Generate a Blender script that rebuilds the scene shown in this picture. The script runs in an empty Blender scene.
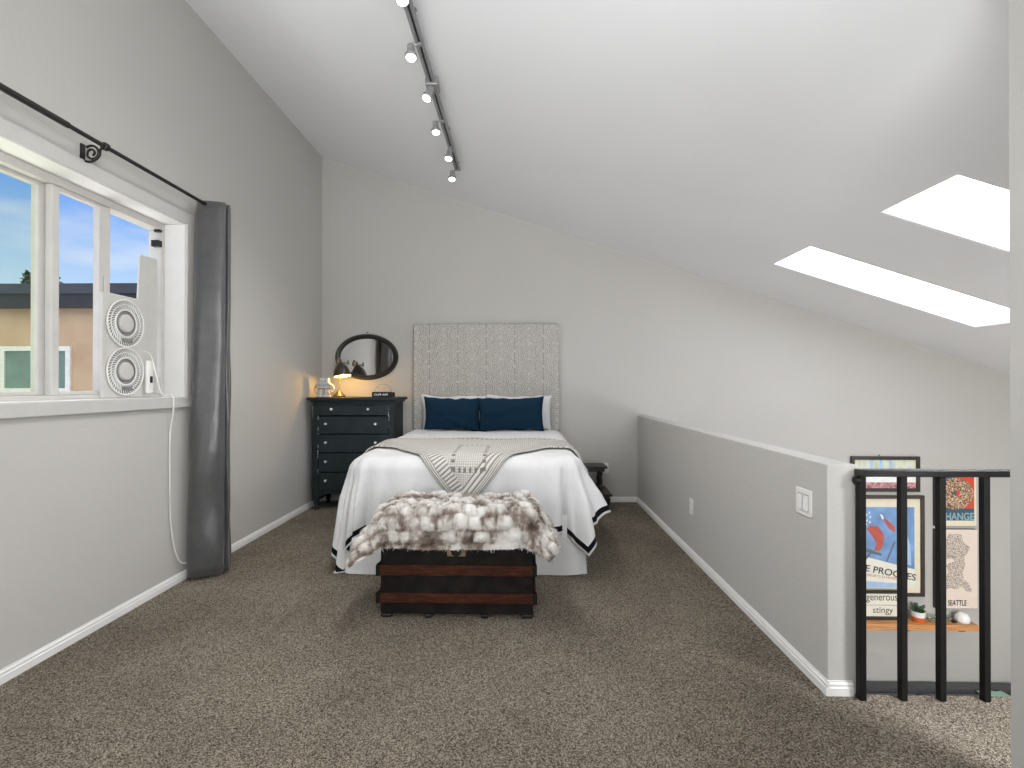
import bpy, bmesh, math, random
from mathutils import Vector, Matrix, noise
random.seed(7)
PI = math.pi
S = bpy.context.scene
COL = S.collection

# ------------------------------------------------------------------ materials
def lin(r, g, b):
    def f(c):
        c /= 255.0
        return c / 12.92 if c <= .04045 else ((c + .055) / 1.055) ** 2.4
    return (f(r), f(g), f(b), 1.0)

class NT:
    """tiny node helper"""
    def __init__(self, name):
        self.mat = bpy.data.materials.new(name)
        self.mat.use_nodes = True
        self.t = self.mat.node_tree
        self.b = self.t.nodes['Principled BSDF']
        self.out = self.t.nodes['Material Output']
    def n(self, kind, **kw):
        x = self.t.nodes.new(kind)
        for k, v in kw.items(): setattr(x, k, v)
        return x
    def link(self, a, b): self.t.links.new(a, b)
    def put(self, sock, v):
        if isinstance(v, bpy.types.NodeSocket): self.link(v, sock)
        elif v is not None: sock.default_value = v
    def m(self, op, a, b=None, c=None, clamp=False):
        x = self.n('ShaderNodeMath', operation=op, use_clamp=clamp)
        for i, v in enumerate((a, b, c)):
            if v is not None: self.put(x.inputs[i], v)
        return x.outputs[0]
    def co(self, kind='Object'):
        return self.n('ShaderNodeTexCoord').outputs[kind]
    def xyz(self, v):
        s = self.n('ShaderNodeSeparateXYZ'); self.link(v, s.inputs[0])
        return s.outputs
    def comb(self, x, y, z=0.0):
        s = self.n('ShaderNodeCombineXYZ')
        for i, v in enumerate((x, y, z)): self.put(s.inputs[i], v)
        return s.outputs[0]
    def attr(self, name):
        return self.n('ShaderNodeAttribute', attribute_name=name).outputs['Fac']
    def noise(self, scale, detail=2.0, vec=None, rough=.5, kind='Fac'):
        x = self.n('ShaderNodeTexNoise')
        x.inputs['Scale'].default_value = scale; x.inputs['Detail'].default_value = detail
        x.inputs['Roughness'].default_value = rough
        self.link(vec if vec is not None else self.co(), x.inputs['Vector'])
        return x.outputs[kind]
    def voro(self, scale, vec=None, out='Distance', feature='F1'):
        x = self.n('ShaderNodeTexVoronoi', feature=feature)
        x.inputs['Scale'].default_value = scale
        self.link(vec if vec is not None else self.co(), x.inputs['Vector'])
        return x.outputs[out]
    def ramp(self, fac, stops):
        x = self.n('ShaderNodeValToRGB')
        e = x.color_ramp.elements
        while len(e) < len(stops): e.new(.5)
        for el, (p, c) in zip(e, stops): el.position = p; el.color = c
        self.put(x.inputs[0], fac)
        return x.outputs[0]
    def mix(self, fac, a, b):
        x = self.n('ShaderNodeMix', data_type='RGBA')
        self.put(x.inputs['Factor'], fac); self.put(x.inputs[6], a); self.put(x.inputs[7], b)
        return x.outputs[2]
    def base(self, c): self.put(self.b.inputs['Base Color'], c)
    def bump(self, h, strength=.3, dist=.01):
        x = self.n('ShaderNodeBump')
        x.inputs['Strength'].default_value = strength; x.inputs['Distance'].default_value = dist
        self.link(h, x.inputs['Height']); self.link(x.outputs[0], self.b.inputs['Normal'])
    def set(self, **kw):
        for k, v in kw.items(): self.put(self.b.inputs[k.replace('_', ' ')], v)

def simple(name, col, rough=.6, var=.08, nscale=12, bump=0, bscale=60, metal=0.0, bdist=.004):
    t = NT(name)
    d = tuple(c * (1 - var) for c in col[:3]) + (1,)
    l = tuple(min(1, c * (1 + var)) for c in col[:3]) + (1,)
    t.base(t.ramp(t.noise(nscale, 3), [(.3, d), (.7, l)]))
    t.set(Roughness=rough, Metallic=metal)
    if bump: t.bump(t.noise(bscale, 3), bump, bdist)
    return t.mat

def emit(name, col, strength):
    t = NT(name)
    t.set(Emission_Color=col, Emission_Strength=strength); t.base(col)
    return t.mat

M = {}
def wall_paint(name, col, bump=.25):
    t = NT(name)
    d = tuple(c * .97 for c in col[:3]) + (1,)
    t.base(t.ramp(t.noise(1.3, 3), [(.3, d), (.7, col)]))
    t.set(Roughness=.85)
    t.bump(t.noise(55, 4, rough=.6), bump, .006)
    return t.mat
M['wall'] = wall_paint('wall_paint', (.470, .459, .434, 1))
M['wall_low'] = wall_paint('stairwell_paint', (.56, .555, .55, 1))
M['ceiling'] = wall_paint('ceiling_paint', (.775, .785, .80, 1), .06)
M['trim'] = simple('white_trim_paint', (.74, .735, .72, 1), .45, .03)
M['casing'] = simple('casing_paint', (.49, .48, .46, 1), .5, .03)
M['reveal'] = simple('reveal_paint', (.70, .695, .68, 1), .5, .02)
M['vinyl'] = simple('window_vinyl', (.50, .485, .46, 1), .4, .04)
M['well'] = simple('skylight_well_paint', (.9, .9, .9, 1), .8, .01)

def carpet():
    t = NT('carpet_pile')
    v = t.co()
    w = t.noise(40, 2, v, kind='Color')
    vec = t.n('ShaderNodeMix', data_type='VECTOR'); vec.inputs[0].default_value = .012
    t.link(v, vec.inputs[4]); t.link(w, vec.inputs[5])
    c = t.voro(310, vec.outputs[1], 'Color')
    r = t.xyz(c)[0]
    f = t.noise(520, 2, v)
    k = t.m('ADD', t.m('MULTIPLY', r, .6), t.m('MULTIPLY', f, .55))
    col = t.ramp(k, [(.20, (.026, .020, .014, 1)), (.50, (.17, .140, .107, 1)), (.78, (.50, .445, .37, 1)), (1, (.70, .64, .55, 1))])
    big = t.noise(2.2, 4, v)
    mul = t.n('ShaderNodeMix', data_type='RGBA', blend_type='MULTIPLY'); mul.inputs[0].default_value = 1
    t.link(col, mul.inputs[6]); t.link(t.ramp(big, [(.3, (.82, .80, .78, 1)), (.7, (1.12, 1.1, 1.08, 1))]), mul.inputs[7])
    t.base(mul.outputs[2]); t.set(Roughness=1.0); t.b.inputs['Specular IOR Level'].default_value = .05
    t.bump(t.m('ADD', r, f), .9, .012)
    return t.mat
M['carpet'] = carpet()
M['floor_low'] = simple('lower_floor', (.25, .18, .12, 1), .5)

def glass(name, tint=(1, 1, 1, 1), gl=.06):
    t = NT(name)
    tr = t.n('ShaderNodeBsdfTransparent'); tr.inputs[0].default_value = tint
    g = t.n('ShaderNodeBsdfGlossy'); g.inputs['Roughness'].default_value = .03
    mx = t.n('ShaderNodeMixShader'); mx.inputs[0].default_value = gl
    t.link(tr.outputs[0], mx.inputs[1]); t.link(g.outputs[0], mx.inputs[2]); t.link(mx.outputs[0], t.out.inputs[0])
    return t.mat
M['glass'] = glass('window_glass', (1, 1, 1, 1), .025)
M['glass_green'] = glass('screened_glass', (.96, .98, .90, 1), .03)
def frosted():
    t = NT('frosted_acrylic')
    tr = t.n('ShaderNodeBsdfTranslucent'); tr.inputs[0].default_value = (.92, .93, .95, 1)
    t.link(tr.outputs[0], t.out.inputs[0])
    return t.mat
M['frost'] = frosted()
M['clear'] = glass('clear_glass', (.9, .95, .95, 1), .15)

def headboard_fabric():
    t = NT('headboard_fabric')
    p = t.xyz(t.co())
    x = t.m('DIVIDE', p[0], .304); z = t.m('DIVIDE', p[2], .162)
    def cell(ox, oz):
        a = t.m('SUBTRACT', t.m('FRACT', t.m('ADD', x, ox + 10.0)), .5)
        b = t.m('SUBTRACT', t.m('FRACT', t.m('ADD', z, oz + 10.0)), .5)
        a = t.m('MULTIPLY', a, .304); b = t.m('MULTIPLY', b, .162)
        return t.m('SQRT', t.m('ADD', t.m('MULTIPLY', a, a), t.m('MULTIPLY', b, b))), a, b
    d1, a1, b1 = cell(.5, .5); d2, a2, b2 = cell(0, 0)
    d = t.m('MINIMUM', d1, d2)
    ring = t.m('SINE', t.m('MULTIPLY', d, 2 * PI / .0200))
    ring = t.m('MULTIPLY_ADD', ring, .5, .5)
    dots = t.voro(105)
    dk = t.m('MULTIPLY', ring, t.m('LESS_THAN', dots, .60))
    line = t.m('LESS_THAN', t.m('ABSOLUTE', a1), .0035)
    zz = t.m('GREATER_THAN', t.m('FRACT', t.m('MULTIPLY', p[2], 62.0)), .35)
    dk = t.m('MAXIMUM', t.m('MULTIPLY', dk, .72), t.m('MULTIPLY', line, zz), clamp=True)
    ctr = t.m('LESS_THAN', d, .0115)
    dk = t.m('MULTIPLY', dk, t.m('SUBTRACT', 1.0, ctr))
    col = t.mix(dk, (.47, .455, .425, 1), (.14, .13, .112, 1))
    t.base(col); t.set(Roughness=.95); t.bump(t.noise(400, 2), .2, .002)
    return t.mat
M['headboard'] = headboard_fabric()

def linen(name, col, strength=.25):
    t = NT(name)
    d = tuple(c * .94 for c in col[:3]) + (1,)
    t.base(t.ramp(t.noise(8, 3), [(.3, d), (.7, col)]))
    t.set(Roughness=.9, Sheen_Weight=.15)
    t.bump(t.m('ADD', t.noise(9, 4), t.m('MULTIPLY', t.noise(260, 2), .12)), strength, .02)
    return t.mat
M['white_linen'] = linen('white_linen', (.63, .63, .63, 1), .5)
M['band'] = linen('black_band', (.006, .0065, .008, 1), .1)
M['band'].node_tree.nodes['Principled BSDF'].inputs['Sheen Weight'].default_value = 0
M['band'].node_tree.nodes['Principled BSDF'].inputs['Specular IOR Level'].default_value = .1
M['navy'] = linen('navy_linen', (.004, .021, .043, 1), .22)
M['navy'].node_tree.nodes['Principled BSDF'].inputs['Sheen Weight'].default_value = 0
M['navy'].node_tree.nodes['Principled BSDF'].inputs['Specular IOR Level'].default_value = .15
M['sofa'] = linen('charcoal_upholstery', (.035, .036, .040, 1), .5)
M['green_cloth'] = linen('pale_green_cloth', (.25, .46, .34, 1), .3)

def knit():
    t = NT('knitted_wool')
    de, al, a, b = t.attr('de'), t.attr('al'), t.attr('sa'), t.attr('sb')
    u = t.m('ADD', a, b); v = t.m('SUBTRACT', a, b)
    k = t.m('MULTIPLY', t.m('SINE', t.m('MULTIPLY', u, 2 * PI / .03)), t.m('SINE', t.m('MULTIPLY', v, 2 * PI / .03)))
    k = t.m('MULTIPLY_ADD', k, .5, .5)
    lf = t.m('LESS_THAN', a, 0.0)
    rib = t.m('MULTIPLY_ADD', t.m('SINE', t.m('MULTIPLY', al, 2 * PI / .026)), .5, .5)
    cords = t.m('MULTIPLY_ADD', t.m('SINE', t.m('MULTIPLY', de, 2 * PI / .030)), .5, .5)
    rib = t.m('ADD', t.m('MULTIPLY', rib, lf), t.m('MULTIPLY', cords, t.m('SUBTRACT', 1.0, lf)))
    inband = t.m('MULTIPLY', t.m('GREATER_THAN', de, .040), t.m('LESS_THAN', de, .118))
    edge = t.m('LESS_THAN', de, .040)
    cord = t.m('MULTIPLY_ADD', t.m('SINE', t.m('MULTIPLY', de, 2 * PI / .0135)), .5, .5)
    h = t.m('ADD', t.m('MULTIPLY', inband, rib), t.m('MULTIPLY', edge, cord))
    rest = t.m('SUBTRACT', 1.0, t.m('ADD', inband, edge))
    # eyelet rows: an open square in the middle and a row near the fold
    ax_ = t.m('ABSOLUTE', t.m('SUBTRACT', a, .03)); bz_ = t.m('ABSOLUTE', t.m('SUBTRACT', b, .21))
    vert = t.m('MULTIPLY', t.m('LESS_THAN', t.m('ABSOLUTE', t.m('SUBTRACT', ax_, .105)), .012), t.m('LESS_THAN', bz_, .26))
    hori = t.m('MULTIPLY', t.m('LESS_THAN', t.m('ABSOLUTE', t.m('SUBTRACT', bz_, .25)), .014), t.m('LESS_THAN', ax_, .115))
    vert = t.m('MULTIPLY', vert, t.m('GREATER_THAN', t.m('SINE', t.m('MULTIPLY', b, 2 * PI / .045)), .1))
    hori = t.m('MULTIPLY', hori, t.m('GREATER_THAN', t.m('SINE', t.m('MULTIPLY', a, 2 * PI / .036)), .1))
    onrow = t.m('MAXIMUM', vert, hori)
    row2 = t.m('LESS_THAN', t.m('ABSOLUTE', t.m('SUBTRACT', b, .88)), .02)
    row2 = t.m('MULTIPLY', row2, t.m('GREATER_THAN', t.m('SINE', t.m('MULTIPLY', a, 2 * PI / .040)), .0))
    hole = t.m('MAXIMUM', onrow, row2)
    h = t.m('ADD', h, t.m('MULTIPLY', rest, k))
    h = t.m('MULTIPLY', h, t.m('SUBTRACT', 1.0, t.m('MULTIPLY', hole, .95)))
    col = t.ramp(h, [(0, (.15, .138, .12, 1)), (.30, (.46, .44, .41, 1)), (1, (.60, .585, .55, 1))])
    t.base(col); t.set(Roughness=1.0)
    t.bump(h, .6, .008)
    return t.mat
M['knit'] = knit()

def fur(name, dark=1.0):
    t = NT(name)
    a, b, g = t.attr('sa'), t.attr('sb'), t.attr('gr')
    v = t.comb(a, b, 0.0)
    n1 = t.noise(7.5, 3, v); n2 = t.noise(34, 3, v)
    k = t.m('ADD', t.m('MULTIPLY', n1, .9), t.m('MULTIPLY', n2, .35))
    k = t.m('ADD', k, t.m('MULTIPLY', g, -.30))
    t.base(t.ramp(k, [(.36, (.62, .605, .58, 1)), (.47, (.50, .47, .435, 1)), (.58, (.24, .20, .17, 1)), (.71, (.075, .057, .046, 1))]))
    t.set(Roughness=1.0); t.b.inputs['Specular IOR Level'].default_value = .1
    return t.mat
M['fur'] = fur('rabbit_fur')

def dresser_paint():
    t = NT('distressed_blue_black_paint')
    t.base(t.ramp(t.noise(6, 4), [(.3, (.010, .017, .020, 1)), (.7, (.019, .029, .034, 1))]))
    t.set(Roughness=.5); t.b.inputs['Specular IOR Level'].default_value = .3; t.bump(t.noise(40, 3), .1, .002)
    return t.mat
M['dresser'] = dresser_paint()
M['chip'] = simple('chipped_paint', (.40, .42, .42, 1), .8, .3, 60)
M['knob'] = simple('pale_knob', (.78, .78, .76, 1), .25, .03)
M['black_wood'] = simple('black_wood', (.012, .011, .010, 1), .35, .2, 20, .1)
M['rail_gloss'] = simple('glossy_black_handrail', (.008, .0075, .007, 1), .28, .15, 20)
M['dark_metal'] = simple('black_iron', (.010, .009, .008, 1), .45, .2, 30, metal=0)
M['dark_metal'].node_tree.nodes['Principled BSDF'].inputs['Specular IOR Level'].default_value = .3
M['rail_metal'] = simple('black_railing_paint', (.006, .0055, .005, 1), .5, .15, 20)
M['rail_metal'].node_tree.nodes['Principled BSDF'].inputs['Specular IOR Level'].default_value = .22
M['steel'] = simple('brushed_nickel', (.27, .27, .275, 1), .4, .06, 30, metal=.25)
M['plastic'] = simple('white_plastic', (.72, .715, .69, 1), .4, .03)
M['plastic_grey'] = simple('pale_grey_plastic', (.49, .48, .455, 1), .5, .03)
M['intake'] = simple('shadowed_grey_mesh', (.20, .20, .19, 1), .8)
M['dark_plastic'] = simple('dark_plastic', (.02, .02, .022, 1), .35)
M['dark_plastic'].node_tree.nodes['Principled BSDF'].inputs['Specular IOR Level'].default_value = .15
M['shade'] = simple('gunmetal_shade', (.055, .05, .045, 1), .38, .1, metal=.4)
M['shade_in'] = simple('cream_shade_lining', (.85, .80, .68, 1), .6, .02)
M['copper'] = simple('aged_bronze', (.16, .09, .045, 1), .4, .2, metal=.6)
M['brass'] = simple('tarnished_brass', (.22, .17, .10, 1), .45, .3, 40, metal=.7)
M['bulb_warm'] = emit('warm_bulb', (1, .72, .32, 1), 5)
M['bulb_white'] = emit('spot_lens', (1, .99, .96, 1), 9)
M['digits'] = emit('clock_digits', (.9, .95, 1, 1), .22)

def trunk_leather():
    t = NT('black_trunk_cover')
    t.base(t.ramp(t.noise(15, 5), [(.35, (.006, .0055, .005, 1)), (.75, (.016, .013, .011, 1))]))
    t.set(Roughness=.75); t.b.inputs['Specular IOR Level'].default_value = .12; t.bump(t.noise(120, 3), .3, .003)
    return t.mat
M['trunk'] = trunk_leather()
def slat_wood():
    t = NT('red_brown_slat')
    p = t.xyz(t.co())
    v = t.comb(t.m('MULTIPLY', p[0], 4.0), t.m('MULTIPLY', p[1], 30.0), t.m('MULTIPLY', p[2], 40.0))
    t.base(t.ramp(t.noise(3, 6, v, .65), [(.3, (.013, .004, .002, 1)), (.55, (.040, .012, .005, 1)), (.82, (.14, .055, .026, 1))]))
    t.set(Roughness=.6); t.b.inputs['Specular IOR Level'].default_value = .15
    return t.mat
M['slat'] = slat_wood()
def orange_wood():
    t = NT('honey_wood')
    p = t.xyz(t.co())
    v = t.comb(t.m('MULTIPLY', p[0], 2.0), t.m('MULTIPLY', p[1], 30.0), t.m('MULTIPLY', p[2], 30.0))
    t.base(t.ramp(t.noise(3, 5, v), [(.3, (.46, .19, .06, 1)), (.7, (.70, .36, .15, 1))])); t.set(Roughness=.5)
    return t.mat
M['shelf'] = orange_wood()
def curtain_mat():
    t = NT('charcoal_satin')
    t.base(t.ramp(t.noise(14, 3), [(.3, (.056, .056, .058, 1)), (.7, (.072, .071, .072, 1))]))
    t.set(Roughness=.34, Sheen_Weight=.2)
    p = t.xyz(t.co())
    t.bump(t.noise(9, 4, t.comb(t.m('MULTIPLY', p[0], 1.5), t.m('MULTIPLY', p[1], 1.5), t.m('MULTIPLY', p[2], .9))), .25, .02)
    return t.mat
M['curtain'] = curtain_mat()
t = NT('mirror_glass'); t.base((.86, .87, .88, 1)); t.set(Metallic=1.0, Roughness=.02); M['mirror'] = t.mat
def stucco(name, c1, c2):
    t = NT(name); t.base(t.ramp(t.noise(1.2, 5), [(.3, c1), (.7, c2)])); t.set(Roughness=.9); t.bump(t.noise(25, 3), .3, .02); return t.mat
M['stucco'] = stucco('tan_stucco', (.50, .34, .20, 1), (.60, .43, .27, 1))
M['fascia'] = simple('dark_fascia', (.018, .019, .023, 1), .5, .15, 3)
M['roofing'] = simple('slate_grey_coping', (.045, .05, .06, 1), .5, .1, 3)
M['ext_white'] = simple('exterior_white_frame', (.80, .78, .70, 1), .5)
M['ext_pane'] = simple('dull_green_pane', (.16, .24, .19, 1), .2, .25, 1.2)
M['leaf'] = simple('dark_leaf', (.05, .085, .03, 1), .6, .3, 9)
M['succ'] = simple('succulent_leaf', (.035, .075, .03, 1), .5, .3, 30)
M['soil'] = simple('potting_soil', (.03, .02, .015, 1), 1)
M['bark'] = simple('bark', (.10, .07, .05, 1), .9, .2)
M['ground'] = simple('gravel_ground', (.42, .40, .37, 1), .95, .2, 3)
M['white_glaze'] = simple('white_glaze', (.85, .84, .82, 1), .2, .02)
M['figurine'] = simple('weathered_white_figurine', (.56, .555, .54, 1), .6, .45, 55)
M['orange_glaze'] = simple('orange_glaze', (.62, .13, .03, 1), .4, .05)
M['frame_dark'] = simple('dark_frame_wood', (.028, .022, .017, 1), .4, .25, 25)
M['frame_brown'] = simple('brown_black_frame', (.045, .032, .026, 1), .4, .25, 25)
M['cream'] = simple('cream_mount', (.74, .68, .52, 1), .8, .03)
M['paper'] = simple('cream_paper', (.76, .74, .64, 1), .8, .03)
M['blush'] = simple('blush_paper', (.76, .65, .56, 1), .8, .03)
M['ink'] = simple('black_ink', (.03, .03, .03, 1), .8)
M['grey_ink'] = simple('grey_ink', (.13, .13, .125, 1), .8)
M['sky_ink'] = simple('sky_blue_ink', (.17, .30, .53, 1), .7, .3, 5)
M['pale_ink'] = simple('pale_blue_ink', (.36, .52, .72, 1), .7)
M['red_ink'] = simple('brick_red_ink', (.44, .09, .06, 1), .7, .2, 12)
M['slate_ink'] = simple('slate_ink', (.12, .15, .16, 1), .7)
M['white_ink'] = simple('white_ink', (.80, .80, .78, 1), .7)
M['poster_red'] = simple('poster_red', (.60, .07, .03, 1), .7)
M['poster_blue'] = simple('poster_slate_blue', (.05, .09, .13, 1), .7)
M['poster_sky'] = simple('poster_pale_blue', (.24, .40, .46, 1), .7)
def donut_print():
    t = NT('sprinkled_ring_print')
    v = t.voro(95, None, 'Color'); r = t.xyz(v)[0]
    t.base(t.ramp(r, [(.25, (.10, .045, .02, 1)), (.45, (.32, .22, .12, 1)), (.75, (.66, .58, .42, 1)), (.93, (.50, .14, .06, 1))])); t.set(Roughness=.7)
    return t.mat
M['donut'] = donut_print()
def map_print():
    t = NT('lettered_map_print')
    a = t.voro(85); b = t.noise(150, 2)
    k = t.m('MULTIPLY', t.m('GREATER_THAN', a, .34), t.m('GREATER_THAN', b, .50))
    t.base(t.mix(k, (.72, .61, .52, 1), (.16, .13, .11, 1))); t.set(Roughness=.8)
    return t.mat
M['map'] = map_print()
def floral_print():
    t = NT('pink_pattern_print')
    t.base(t.ramp(t.noise(45, 3), [(.4, (.22, .09, .10, 1)), (.6, (.62, .30, .32, 1))])); t.set(Roughness=.7)
    return t.mat
M['pink'] = floral_print()
def green_print():
    t = NT('sage_landscape_print')
    p = t.xyz(t.co())
    v = t.comb(t.m('MULTIPLY', p[0], 9.0), 0.0, t.m('MULTIPLY', p[2], 2.0))
    t.base(t.ramp(t.noise(1.4, 3, v), [(.35, (.42, .48, .33, 1)), (.5, (.66, .68, .52, 1)), (.65, (.55, .60, .58, 1))])); t.set(Roughness=.7)
    return t.mat
M['sage'] = green_print()

# ------------------------------------------------------------------ mesh tools (world coordinates)
def box(bm, x0, x1, y0, y1, z0, z1, mi=0, rot=None):
    vs = [bm.verts.new((x, y, z)) for z in (z0, z1) for y in (y0, y1) for x in (x0, x1)]
    if rot:
        c, m = rot
        for v in vs: v.co = m @ (v.co - Vector(c)) + Vector(c)
    fs = []
    for q in ((0, 2, 3, 1), (4, 5, 7, 6), (0, 1, 5, 4), (2, 6, 7, 3), (0, 4, 6, 2), (1, 3, 7, 5)):
        f = bm.faces.new([vs[i] for i in q]); f.material_index = mi; fs.append(f)
    return vs

def prism(bm, poly, axis, a0, a1, mi=0):
    """extrude a 2D polygon along an axis; poly is in the other two axes in XYZ order"""
    def p3(p, a):
        return {'X': (a, p[0], p[1]), 'Y': (p[0], a, p[1]), 'Z': (p[0], p[1], a)}[axis]
    A = [bm.verts.new(p3(p, a0)) for p in poly]; B = [bm.verts.new(p3(p, a1)) for p in poly]
    n = len(poly)
    fs = [bm.faces.new(A), bm.faces.new(B[::-1])]
    for i in range(n):
        fs.append(bm.faces.new((A[i], B[i], B[(i + 1) % n], A[(i + 1) % n])))
    for f in fs: f.material_index = mi
    bmesh.ops.recalc_face_normals(bm, faces=fs)

def ring_loft(bm, rings, cap=True, mi=0, closed=True):
    R = [[bm.verts.new(p) for p in r] for r in rings]
    n = len(R[0]); fs = []
    for i in range(len(R) - 1):
        for j in range(n if closed else n - 1):
            fs.append(bm.faces.new((R[i][j], R[i][(j + 1) % n], R[i + 1][(j + 1) % n], R[i + 1][j])))
    if cap and closed:
        fs.append(bm.faces.new(R[0][::-1])); fs.append(bm.faces.new(R[-1]))
    for f in fs: f.material_index = mi
    bmesh.ops.recalc_face_normals(bm, faces=fs)

def tube(bm, pts, r, seg=10, mi=0):
    pts = [Vector(p) for p in pts]
    rr = r if isinstance(r, (list, tuple)) else [r] * len(pts)
    rings = []; up = None
    for i, p in enumerate(pts):
        d = (pts[min(i + 1, len(pts) - 1)] - pts[max(i - 1, 0)]).normalized()
        if up is None:
            up = Vector((0, 0, 1)) if abs(d.z) < .9 else Vector((1, 0, 0))
        a = d.cross(up).normalized(); up = a.cross(d).normalized()
        rings.append([p + (a * math.cos(2 * PI * k / seg) + up * math.sin(2 * PI * k / seg)) * rr[i] for k in range(seg)])
    ring_loft(bm, rings, True, mi)

def lathe(bm, c, prof, seg=24, axis=None, mi=0, cap=True):
    """prof: list of (radius, height) turned round an axis through c (default Z)"""
    c = Vector(c); ax = Vector(axis).normalized() if axis else Vector((0, 0, 1))
    q = Vector((0, 0, 1)).rotation_difference(ax)
    rings = []
    for r, h in prof:
        rings.append([c + q @ Vector((max(r, .0004) * math.cos(2 * PI * k / seg), max(r, .0004) * math.sin(2 * PI * k / seg), h)) for k in range(seg)])
    ring_loft(bm, rings, cap, mi)

def grid(bm, fn, nu, nv, mi=0, wrap=False):
    V = [[bm.verts.new(fn(i / nu, j / nv)) for j in range(nv + 1)] for i in range(nu + 1)]
    for i in range(nu):
        for j in range(nv):
            f = bm.faces.new((V[i][j], V[i + 1][j], V[i + 1][j + 1], V[i][j + 1])); f.material_index = mi
    return V

def world_off(o):
    v = Vector((0, 0, 0))
    while o is not None: v += o.location; o = o.parent
    return v

def obj(name, bm, mats, parent=None, bevel=0, smooth=30, seg=2, sub=0, solid=0):
    me = bpy.data.meshes.new(name)
    if parent is None:
        xs = [v.co for v in bm.verts]
        lo = Vector([min(c[i] for c in xs) for i in range(3)]); hi = Vector([max(c[i] for c in xs) for i in range(3)])
        loc = Vector(((lo.x + hi.x) / 2, (lo.y + hi.y) / 2, lo.z)); off = loc
    else:
        loc = Vector((0, 0, 0)); off = world_off(parent)
    for v in bm.verts: v.co -= off
    bm.to_mesh(me); bm.free()
    for mm in (mats if isinstance(mats, (list, tuple)) else [mats]): me.materials.append(mm)
    if smooth:
        me.polygons.foreach_set('use_smooth', [True] * len(me.polygons))
        me.set_sharp_from_angle(angle=math.radians(smooth))
    o = bpy.data.objects.new(name, me); COL.objects.link(o); o.location = loc
    if parent is not None: o.parent = parent
    if solid:
        s = o.modifiers.new('solid', 'SOLIDIFY'); s.thickness = solid; s.offset = -1
    if bevel:
        b = o.modifiers.new('bevel', 'BEVEL'); b.width = bevel; b.segments = seg; b.limit_method = 'ANGLE'; b.angle_limit = math.radians(40)
        b.harden_normals = False
    if sub:
        s = o.modifiers.new('sub', 'SUBSURF'); s.levels = sub; s.render_levels = sub
    return o

def tag(o, label, cat, group=None):
    o['label'] = label; o['category'] = cat
    if group: o['group'] = group
    return o
def thing(name, label, cat, loc, group=None):
    o = bpy.data.objects.new(name, None); COL.objects.link(o); o.location = loc; o.empty_display_size = .1
    return tag(o, label, cat, group)
def struct(name, bm, mats, parent=None, **kw):
    o = obj(name, bm, mats, parent, **kw)
    if parent is None: o['kind'] = 'structure'
    return o
def B(*boxes):
    bm = bmesh.new()
    for b in boxes: box(bm, *b)
    return bm
def new(): return bmesh.new()

def lettering(txt, x0, x1, y, z0, h=None, slant=0.0, rot=0.0, mat=None, parent=None, name='lettering', thick=.001, bold=0.0):
    """flat letters standing in an XZ plane at depth y facing -Y, fitted between x0 and x1"""
    cu = bpy.data.curves.new('txt', 'FONT'); cu.body = txt; cu.size = 1; cu.shear = slant; cu.offset = bold
    cu.extrude = 0.0
    to = bpy.data.objects.new('txt', cu); COL.objects.link(to)
    dg = bpy.context.evaluated_depsgraph_get()
    me = bpy.data.meshes.new_from_object(to.evaluated_get(dg))
    bpy.data.objects.remove(to); bpy.data.curves.remove(cu)
    bm = bmesh.new(); bm.from_mesh(me); bpy.data.meshes.remove(me)
    xs = [v.co.x for v in bm.verts]; ys = [v.co.y for v in bm.verts]
    lx, hx, ly, hy = min(xs), max(xs), min(ys), max(ys)
    sx = (x1 - x0) / (hx - lx); sy = (h / (hy - ly)) if h else sx
    for v in bm.verts:
        px = (v.co.x - lx) * sx; pz = (v.co.y - ly) * sy
        c, s = math.cos(rot), math.sin(rot)
        v.co = Vector((x0 + px * c - pz * s, y, z0 + px * s + pz * c))
    return obj(name, bm, mat, parent, smooth=0)

# ------------------------------------------------------------------ room dimensions
L, BK, HW, HWO = -2.195, 5.53, 1.236, 1.353
REAR, FAR, LOW = -2.6, 6.4, -2.75
SL, CZ = .3228, 3.757
def cz(x): return CZ - SL * (x - L)
TH = .16                     # roof thickness
FY = 2.10                    # loft floor edge beyond the railing

# loft floor + lower floor
bm = new(); box(bm, L - .1, 1.36, REAR, BK, -.28, 0); box(bm, 1.36, 2.9, REAR, FY, -.28, 0)
struct('floor', bm, M['carpet'])
struct('floor_lower', B((L - .1, FAR, REAR, BK, LOW - .1, LOW)), M['floor_low'])

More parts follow.
